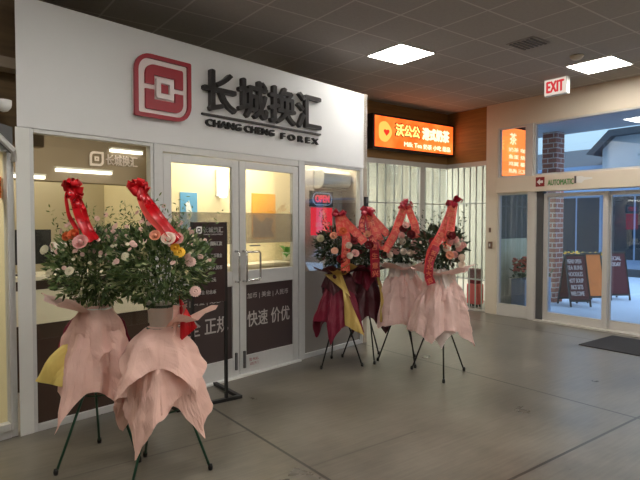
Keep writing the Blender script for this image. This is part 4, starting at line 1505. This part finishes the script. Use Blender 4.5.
def bow_mb(size, rng, n_=9):
    mb = MB()
    for k in range(n_):
        a = 2 * PI * k / n_ + rng.uniform(-0.2, 0.2)
        e = rng.uniform(-0.5, 0.9)
        d = Vector((math.cos(a) * math.cos(e), 0.55 * math.sin(a) * math.cos(e), math.sin(e) * 0.9 + 0.15 * math.sin(a))).normalized()
        side = d.cross(Vector((rng.uniform(-1, 1), rng.uniform(-1, 1), rng.uniform(-1, 1)))).normalized()
        up = d.cross(side).normalized()
        L_ = size * rng.uniform(0.8, 1.15)
        prev = None
        for i in range(13):
            t = 2 * PI * i / 12
            p = d * L_ * 0.5 * (1 - math.cos(t)) + up * L_ * 0.30 * math.sin(t) * (0.5 + 0.5 * (1 - math.cos(t)) * 0.5)
            w_ = size * (0.16 + 0.20 * (1 - math.cos(t)) * 0.5)
            cur = (mb.v(p - side * w_), mb.v(p + side * w_))
            if prev:
                mb.f([prev[0], prev[1], cur[1], cur[0]])
            prev = cur
    mb.lathe([(0, -0.16 * size), (0.15 * size, -0.08 * size), (0.18 * size, 0.05 * size), (0, 0.15 * size)], seg=8)
    return mb


SROT = R(53.0 - 90)     # local x runs to the right along the concourse, local y away from it


def flower_stand(label, loc, seed, legmat, foot_r, ring_z, bucket_z, papers, fol, bow, tails, blooms, leafmat, n_leaf, leaf_l, collar, n_blossom=0, bucket_h=0.16, phase=0.5, sprigs=0, bow_to=None):
    rng = random.Random(seed)
    t = thing('flower_stand', label, 'flower stand', loc, SROT, 'congratulatory flower stands')
    # three splayed legs and two hoops
    for k in range(3):
        a = phase + 2 * PI * k / 3
        p0 = Vector((0.05 * math.cos(a + 2.4), 0.05 * math.sin(a + 2.4), bucket_z - 0.012))
        p1 = Vector((foot_r * math.cos(a), foot_r * math.sin(a), 0.008))
        lg = MB(); lg.tube([p0, p0.lerp(p1, 0.5), p1], 0.0085, 8)
        lo_ = lg.build('leg', legmat, t, smooth=True)
        ft = MB(); ft.lathe([(0, -0.008), (0.014, -0.008), (0.016, 0.01), (0.012, 0.03), (0, 0.032)], p1, 10)
        ft.build('rubber_foot', M['black'], lo_, smooth=True)
    q = (bucket_z - ring_z) / bucket_z
    MB().torus((0, 0, ring_z), max(0.03, foot_r * q * 0.72), 0.006).build('hoop', legmat, t, smooth=True)
    mb = MB(); mb.torus((0, 0, bucket_z - 0.006), 0.085, 0.006)
    mb.tube([(-0.085, 0, bucket_z - 0.006), (0.085, 0, bucket_z - 0.006)], 0.006, 6); mb.tube([(0, -0.085, bucket_z - 0.006), (0, 0.085, bucket_z - 0.006)], 0.006, 6)
    mb.build('bucket_holder', legmat, t, smooth=True)
    # bucket
    z0 = bucket_z; z1 = bucket_z + bucket_h
    bk = MB(); bk.lathe([(0, z0), (0.068, z0), (0.088, z1), (0.094, z1), (0.094, z1 + 0.012), (0.082, z1 + 0.012), (0.064, z0 + 0.01), (0, z0 + 0.01)])
    b_ = bk.build('bucket', M['bucket'], t, smooth=True)
    MB().torus((0, 0, z1 - 0.025), 0.089, 0.008).build('rope_band', M['bucket_rim'], b_, smooth=True)
    # foliage
    cz, rx, rz = fol
    mb = MB()
    for k in range(n_leaf):
        while True:
            v = Vector((rng.uniform(-1, 1), rng.uniform(-1, 1), rng.uniform(-1, 1)))
            if 0.12 < v.length < 1: break
        if v.length < 0.55: v *= 1.5
        p = Vector((v.x * rx, v.y * rx, cz + v.z * rz))
        d = Vector((v.x, v.y, v.z * 0.8 + rng.uniform(-0.1, 0.6))) + Vector((rng.uniform(-.6, .6), rng.uniform(-.6, .6), rng.uniform(-.6, .5)))
        rnd_leaf(mb, p, d, leaf_l * rng.uniform(0.6, 1.4), leaf_l * rng.uniform(0.14, 0.24), rng)
    for k in range(sprigs):
        a = rng.uniform(0, 2 * PI); q = rng.uniform(0.1, 0.85)
        b0 = Vector((q * rx * math.cos(a), q * rx * math.sin(a), cz + rz * 0.3))
        d = Vector((0.5 * q * math.cos(a) + rng.uniform(-.2, .2), 0.5 * q * math.sin(a), 1)).normalized()
        H_ = rng.uniform(0.16, 0.34)
        for i in range(12):
            p = b0 + d * H_ * (i / 11 + 0.15)
            s = Vector((rng.uniform(-1, 1), rng.uniform(-1, 1), rng.uniform(0.1, 0.9)))
            rnd_leaf(mb, p, s, leaf_l * 0.65, leaf_l * 0.1, rng)
    mb.build('foliage', leafmat, t, norm=False)
    # stems inside the bucket
    mb = MB()
    for k in range(22):
        a = rng.uniform(0, 2 * PI); q = rng.uniform(0.1, 0.8)
        mb.tube([(0.04 * math.cos(a), 0.04 * math.sin(a), z0 + 0.03), (0.07 * math.cos(a), 0.07 * math.sin(a), z1 + 0.03), (q * rx * math.cos(a), q * rx * math.sin(a), cz + rz * 0.35)], 0.003, 5)
    mb.build('stems', M['stem'], t)
    # paper
    for (mat, kw) in papers:
        (drape(**kw) if isinstance(kw, dict) else sheet(kw)).build('wrapping_paper', mat, t, norm=False)
    for (mat, zc, r_in, hgt, th0, th1, sd) in collar:
        rg = random.Random(sd)
        mb = MB(); n_ = max(8, int((th1 - th0) / 0.14)); prev = None
        for i in range(n_ + 1):
            th = th0 + (th1 - th0) * i / n_
            pk = 0.5 + 0.5 * tri(5 * th + sd)
            row = []
            for j in range(5):
                s = j / 4
                rr = r_in + (0.16 + 0.10 * pk) * s ** 1.2 * (1 + 0.12 * tri(13 * th + sd))
                row.append(mb.v((rr * math.cos(th), rr * math.sin(th), zc + hgt * s * (0.45 + 0.75 * pk))))
            if prev:
                for j in range(4): mb.f([prev[j], row[j], row[j + 1], prev[j + 1]])
            prev = row
        mb.build('paper_collar', mat, t, norm=False)
    # blossom specks
    for k in range(n_blossom):
        a = rng.uniform(0, 2 * PI); q = math.sqrt(rng.random())
        p = Vector((q * rx * 1.02 * math.cos(a), q * rx * 1.02 * math.sin(a), cz + rz * math.sqrt(max(0, 1 - q * q)) * rng.uniform(0.6, 1.2) + rng.uniform(0.0, 0.13) * (1 - q)))
        flower('daisy', M['blossom_a'] if k % 3 else M['blossom_b'], (0.012, 0.015, 0.019)[k % 3], t, p, Vector((rng.uniform(-.8, .8), -0.9, rng.uniform(0, 1))))
    # named blooms: (kind, material, radius, x, y, z)
    for (kind, mat, r, x, y, z) in blooms:
        flower(kind, mat, r, t, (x, y, z), (x * 1.2, -1.0 + rng.uniform(-.2, .2), 0.35 + rng.uniform(-.1, .3)))
    # bow on its stick and ribbon tails
    bx, by, bz, bs, bmat = bow
    mb = MB(); mb.tube([(0, 0.02, z1), (bx * 0.6, by * 0.5 + 0.02, (z1 + bz) / 2), (bx, by + 0.01, bz)], 0.004, 6)
    mb.build('bow_stick', M['stem'], t)
    o = bow_mb(bs, rng, 10 if bow_to else 9).build('bow', bmat, t, norm=False, smooth=True)
    o.location = (bx, by, bz)
    for q, sc_, n_ in ((0.2, 0.85, 4), (0.45, 0.6, 3), (0.8, 0.42, 3)) if bow_to else ():
        k = bow_mb(bs * sc_, rng, n_).build('bow_loops', bmat, t, norm=False, smooth=True)
        k.location = Vector((bx, by, bz)) + Vector(bow_to) * q
    for (mat, width, pts, side) in tails:
        mb = MB(); fr_ = strip_ribbon(mb, pts, width, side, taper=-0.1, wave=0.006)
        n_plain = len(mb.bm.faces)
        if width >= 0.07:
            g = ribbon_lettering(fr_, '祝开业大吉生意兴隆')
            mb.add(g.bm)
            g.bm.free()
        rb = mb.build('ribbon', mat, t, norm=False, smooth=True)
        if width >= 0.07:
            rb.data.materials.append(M['gold_print'])
            for p_ in rb.data.polygons[n_plain:]:
                p_.material_index = 1
    return t


M['blossom_a'] = pm('pinkish white star blossom', (230, 194, 184), 0.6, var=0.1, scale=40, trans=0.2)
M['blossom_b'] = pm('cream bud', (214, 206, 176), 0.6, var=0.1, scale=40, trans=0.2)

# left pair ----------------------------------------------------------
flower_stand('rear left flower stand by the window, pale yellow paper showing beside its pink wrap', (0.98, 3.78, 0), 1, M['leg_green'], 0.29, 0.46, 0.86,
    [(M['paper_pink'], dict(r0=0.07, z0=1.02, half=0.62, corner=0.75, rot=0.35, flare=50, fold=0.13, nf=8, seed=4)),
     (M['paper_pink'], dict(r0=0.07, z0=1.05, half=0.36, rot=1.0, flare=40, fold=0.12, nf=7, seed=9)),
     (M['paper_burgundy'], dict(r0=0.09, z0=1.02, half=0.47, rot=0.7, flare=40, fold=0.1, nf=8, seed=14, th0=PI * 0.15, th1=PI * 1.12)),
     (M['paper_yellow'], [(-0.13, -0.06, 0.86), (-0.37, -0.10, 0.56), (-0.16, -0.16, 0.54)])],
    (1.30, 0.295, 0.25), (-0.11, -0.10, 1.82, 0.065, M['ribbon_red']),
    [(M['ribbon_red'], 0.045, [(-0.11, -0.11, 1.82), (-0.07, -0.15, 1.72), (0.01, -0.24, 1.60), (0.10, -0.30, 1.48)], (1, 0.2, 0.3)),
     (M['ribbon_red'], 0.032, [(-0.13, -0.10, 1.81), (-0.11, -0.17, 1.70), (-0.03, -0.25, 1.59), (0.03, -0.31, 1.50)], (1, -0.5, 0.5)),
     (M['ribbon_red'], 0.03, [(-0.10, -0.10, 1.81), (-0.03, -0.13, 1.70), (0.045, -0.22, 1.58), (0.12, -0.28, 1.49)], (0.9, 0.6, 0.5))],
    [('rose', M['rose_pink'], 0.038, 0.045, -0.33, 1.475), ('rose', M['rose_orange'], 0.03, -0.02, -0.28, 1.52), ('rose', M['rose_orange'], 0.024, -0.07, -0.26, 1.51),
     ('daisy', M['blossom_b'], 0.034, -0.27, -0.14, 1.42), ('daisy', M['blossom_b'], 0.030, -0.20, -0.22, 1.28), ('daisy', M['blossom_b'], 0.030, -0.03, -0.32, 1.30)],
    M['leaf_dark'], 2600, 0.048, [(M['paper_blush'], 1.0, 0.09, 0.12, PI * 0.8, PI * 1.5, 2)], 90, phase=PI * 0.62, sprigs=30, bow_to=(0.16, -0.14, -0.27))

flower_stand('front left flower stand with white bucket above a peach pink paper cape', (1.25, 3.33, 0), 2, M['leg_green'], 0.30, 0.42, 0.94,
    [(M['paper_pink'], dict(r0=0.06, z0=0.93, half=0.58, corner=0.95, rot=0.18 + PI / 4 + PI / 2 - 0.45, flare=44, fold=0.13, nf=7, seed=21)),
     (M['paper_pink'], dict(r0=0.06, z0=0.95, half=0.37, rot=0.25, flare=16, fold=0.07, nf=6, seed=25, a1=70)),
     (M['ribbon_red'], [(0.12, -0.02, 1.14), (0.14, -0.08, 0.86), (0.235, -0.03, 0.94)]),
     (M['paper_pink'], [(0.10, -0.10, 1.09), (0.19, -0.10, 1.10), (0.12, -0.16, 0.90)]),
     (M['paper_pink'], dict(r0=0.06, z0=0.91, half=0.46, rot=0.9, flare=34, fold=0.12, nf=9, seed=29))],
    (1.33, 0.31, 0.25), (-0.11, -0.08, 1.82, 0.065, M['ribbon_red']),
    [(M['ribbon_red'], 0.048, [(-0.11, -0.09, 1.82), (-0.05, -0.14, 1.72), (0.05, -0.22, 1.61), (0.17, -0.27, 1.48)], (1, 0.2, 0.4)),
     (M['ribbon_coral'], 0.036, [(-0.10, -0.08, 1.80), (-0.05, -0.18, 1.69), (0.05, -0.26, 1.59), (0.13, -0.29, 1.50)], (1, -0.5, 0.5)),
     (M['ribbon_red'], 0.034, [(-0.10, -0.08, 1.81), (-0.03, -0.12, 1.73), (0.07, -0.2, 1.62), (0.18, -0.25, 1.50)], (0.8, 0.6, 0.7))],
    [('rose', M['rose_white'], 0.034, 0.13, -0.28, 1.50), ('rose', M['rose_peach'], 0.026, 0.06, -0.30, 1.52), ('daisy', M['yellow'], 0.036, 0.185, -0.25, 1.42),
     ('rose', M['rose_pink'], 0.03, 0.17, -0.24, 1.50), ('rose', M['yellow'], 0.022, 0.165, -0.27, 1.45), ('daisy', M['blossom_a'], 0.034, 0.235, -0.19, 1.36),
     ('daisy', M['blossom_a'], 0.036, 0.255, -0.16, 1.18), ('daisy', M['blossom_b'], 0.026, -0.12, -0.28, 1.40)],
    M['leaf_dark'], 2600, 0.048, [(M['paper_pink'], 0.95, 0.10, 0.10, -1.0, 0.5, 5)], 96, phase=PI * 1.38, sprigs=30, bow_to=(0.22, -0.14, -0.26))

# right four ---------------------------------------------------------
coral, crim = M['ribbon_coral'], M['ribbon_crimson']
flower_stand('burgundy and gold wrapped flower stand right beside the shop doors', (3.80, 4.70, 0), 3, M['leg_dark'], 0.27, 0.52, 0.88,
    [(M['paper_burgundy'], dict(r0=0.06, z0=1.02, half=0.62, corner=0.7, rot=PI * 1.4 - PI / 4, flare=52, fold=0.12, nf=7, seed=31)),
     (M['paper_gold'], [(0.0, -0.13, 1.08), (0.06, -0.30, 0.50), (0.27, -0.27, 0.38)]),
     (M['paper_gold'], [(-0.16, -0.15, 1.03), (0.02, -0.17, 1.06), (0.12, -0.28, 0.80)]),
     (M['paper_dark'], dict(r0=0.08, z0=1.08, half=0.30, rot=0.4, flare=35, fold=0.12, nf=8, seed=35))],
    (1.32, 0.255, 0.22), (0.0, -0.06, 1.68, 0.085, crim),
    [(coral, 0.09, [(0.0, -0.07, 1.68), (0.03, -0.16, 1.58), (0.07, -0.24, 1.45), (0.07, -0.28, 1.28), (0.06, -0.27, 1.08)], (1, 0.2, 0)),
     (coral, 0.085, [(0.01, -0.07, 1.68), (0.09, -0.14, 1.58), (0.18, -0.22, 1.48), (0.27, -0.26, 1.38)], (0.7, 0.2, 0.7)),
     (coral, 0.07, [(-0.01, -0.06, 1.67), (0.0, -0.18, 1.57), (0.01, -0.25, 1.45)], (1, 0.1, 0))],
    [('daisy', M['rose_peach'], 0.044, -0.05, -0.27, 1.29), ('rose', M['rose_peach'], 0.034, -0.06, -0.24, 1.45), ('pompon', M['rose_white'], 0.038, 0.10, -0.27, 1.35),
     ('pompon', M['rose_white'], 0.038, 0.11, -0.28, 1.24), ('rose', M['rose_red'], 0.04, 0.16, -0.24, 1.40), ('rose', M['rose_orange'], 0.036, 0.04, -0.25, 1.50),
     ('pompon', M['blossom_b'], 0.045, -0.20, -0.14, 1.42), ('rose', M['rose_red'], 0.04, 0.02, -0.27, 1.2), ('rose', M['rose_pink'], 0.036, 0.17, -0.22, 1.26)],
    M['leaf_deep'], 900, 0.062, [(M['paper_dark'], 1.02, 0.09, 0.10, PI, PI * 2, 3), (M['paper_gold'], 1.0, 0.09, 0.14, PI * 1.35, PI * 1.7, 6)], 8, phase=PI * 1.25, sprigs=6)

flower_stand('darker burgundy flower stand with crimson bow, second from the shop doors', (4.22, 4.72, 0), 4, M['leg_dark'], 0.27, 0.52, 0.88,
    [(M['paper_dark'], dict(r0=0.06, z0=1.02, half=0.62, corner=0.7, rot=PI * 1.3 - PI / 4, flare=52, fold=0.12, nf=7, seed=41)),
     (M['paper_gold'], [(0.10, -0.13, 1.06), (0.14, -0.28, 0.48), (0.33, -0.15, 0.44)]),
     (M['paper_burgundy'], dict(r0=0.08, z0=1.10, half=0.28, rot=0.8, flare=40, fold=0.12, nf=8, seed=45))],
    (1.30, 0.225, 0.21), (0.02, -0.06, 1.71, 0.085, crim),
    [(coral, 0.09, [(0.02, -0.07, 1.71), (0.07, -0.14, 1.58), (0.12, -0.20, 1.44), (0.19, -0.22, 1.30)], (1, 0.2, 0.3)),
     (crim, 0.10, [(0.02, -0.07, 1.71), (0.05, -0.17, 1.50), (0.08, -0.24, 1.28), (0.09, -0.25, 0.98)], (1, 0.2, 0)),
     (coral, 0.08, [(0.03, -0.07, 1.70), (0.13, -0.12, 1.58), (0.24, -0.18, 1.45)], (0.7, 0.2, 0.7)),
     (crim, 0.07, [(0.0, -0.06, 1.70), (-0.05, -0.15, 1.60), (-0.06, -0.21, 1.48)], (1, 0.1, 0))],
    [('rose', M['rose_red'], 0.04, 0.02, -0.24, 1.34), ('rose', M['rose_pink'], 0.034, 0.17, -0.2, 1.36), ('rose', M['rose_peach'], 0.034, 0.0, -0.2, 1.46),
     ('rose', M['rose_red'], 0.04, -0.1, -0.22, 1.25), ('rose', M['rose_red'], 0.038, 0.2, -0.15, 1.22), ('rose', M['rose_white'], 0.034, -0.06, -0.21, 1.40)],
    M['leaf_deep'], 800, 0.060, [(M['paper_dark'], 1.02, 0.09, 0.09, PI, PI * 2, 4)], 6, phase=PI * 1.6, sprigs=6)

mums3 = [(-0.05, 1.45), (-0.04, 1.385), (-0.155, 1.315), (-0.105, 1.275), (-0.03, 1.275), (0.045, 1.26), (0.12, 1.275), (0.17, 1.33), (-0.17, 1.24), (0.09, 1.36)]
flower_stand('blush wrapped flower stand behind its twin, coral ribbons in an upturned V', (4.46, 4.35, 0), 5, M['leg_dark'], 0.28, 0.52, 0.92,
    [(M['paper_blush'], dict(r0=0.07, z0=1.06, half=0.68, corner=0.5, rot=PI * 1.12 - PI / 4, flare=42, fold=0.12, nf=9, seed=51)),
     (M['paper_blush'], dict(r0=0.07, z0=1.08, half=0.38, rot=0.5, flare=24, fold=0.20, nf=12, corner=0.6, seed=53)),
     (M['paper_white'], dict(r0=0.07, z0=1.14, half=0.25, rot=1.1, flare=14, fold=0.20, nf=12, corner=0.6, seed=55))],
    (1.34, 0.245, 0.22), (0.02, -0.05, 1.78, 0.08, crim),
    [(coral, 0.085, [(0.01, -0.06, 1.78), (-0.06, -0.13, 1.62), (-0.13, -0.21, 1.46), (-0.24, -0.25, 1.28)], (1, 0.2, 0.4)),
     (coral, 0.085, [(0.03, -0.06, 1.78), (0.07, -0.14, 1.66), (0.10, -0.20, 1.54), (0.11, -0.23, 1.42)], (1, 0.1, 0.0))],
    [('pompon', M['rose_white'] if i % 3 else M['rose_pink'], 0.040, x, -0.24 + abs(x) * 0.35, z) for i, (x, z) in enumerate(mums3)] +
    [('rose', M['rose_red'], 0.036, -0.03, -0.2, 1.52), ('rose', M['rose_red'], 0.036, 0.16, -0.17, 1.46), ('rose', M['rose_red'], 0.04, 0.05, -0.23, 1.46), ('rose', M['rose_pink'], 0.032, 0.0, -0.2, 1.56)],
    M['leaf_deep'], 850, 0.062, [(M['paper_blush'], 1.05, 0.09, 0.10, PI * 0.9, PI * 2.1, 5)], 6, phase=PI * 0.95, sprigs=8)

mums4 = [(0.10, 1.42), (0.005, 1.335), (0.14, 1.335), (0.17, 1.24), (0.09, 1.27), (-0.09, 1.31), (0.045, 1.40), (0.17, 1.17), (-0.13, 1.24), (0.12, 1.375)]
flower_stand('nearest blush wrapped flower stand of the right group, white paper tip in front', (4.41, 3.76, 0), 6, M['leg_dark'], 0.32, 0.52, 0.90,
    [(M['paper_blush'], dict(r0=0.07, z0=1.04, half=0.67, corner=0.5, rot=PI * 1.86 - PI / 4, flare=40, fold=0.12, nf=9, seed=61)),
     (M['paper_white'], dict(r0=0.09, z0=0.86, half=0.50, rot=PI * 1.47 - PI / 4, flare=44, fold=0.10, nf=5, seed=63, th0=PI * 1.25, th1=PI * 1.70)),
     (M['paper_blush'], dict(r0=0.07, z0=1.06, half=0.38, rot=0.3, flare=24, fold=0.20, nf=12, corner=0.6, seed=65)),
     (M['paper_white'], dict(r0=0.07, z0=1.12, half=0.24, rot=0.9, flare=14, fold=0.20, nf=12, corner=0.6, seed=67))],
    (1.34, 0.255, 0.22), (0.12, -0.05, 1.80, 0.085, crim),
    [(coral, 0.085, [(0.11, -0.06, 1.80), (0.05, -0.13, 1.64), (-0.05, -0.21, 1.46), (-0.15, -0.26, 1.30), (-0.19, -0.27, 1.08)], (1, 0.2, 0.4)),
     (coral, 0.08, [(0.12, -0.06, 1.80), (0.08, -0.14, 1.64), (0.04, -0.22, 1.48), (0.0, -0.25, 1.36)], (1, 0.1, 0.2)),
     (crim, 0.08, [(-0.10, -0.26, 1.36), (-0.16, -0.28, 1.22), (-0.18, -0.28, 1.08), (-0.15, -0.27, 0.98)], (1, 0.1, 0.1))],
    [('pompon', M['rose_white'] if i % 2 else M['rose_pink'], 0.040, x, -0.25 + abs(x) * 0.35, z) for i, (x, z) in enumerate(mums4)] +
    [('rose', M['rose_red'], 0.036, -0.12, -0.2, 1.40), ('rose', M['rose_red'], 0.04, 0.05, -0.23, 1.46), ('rose', M['rose_peach'], 0.034, 0.03, -0.27, 1.27), ('rose', M['rose_pink'], 0.032, 0.19, -0.15, 1.36)],
    M['leaf_deep'], 900, 0.062, [(M['paper_blush'], 1.04, 0.09, 0.10, PI * 0.9, PI * 2.1, 6)], 8, phase=PI * 1.47, sprigs=16)
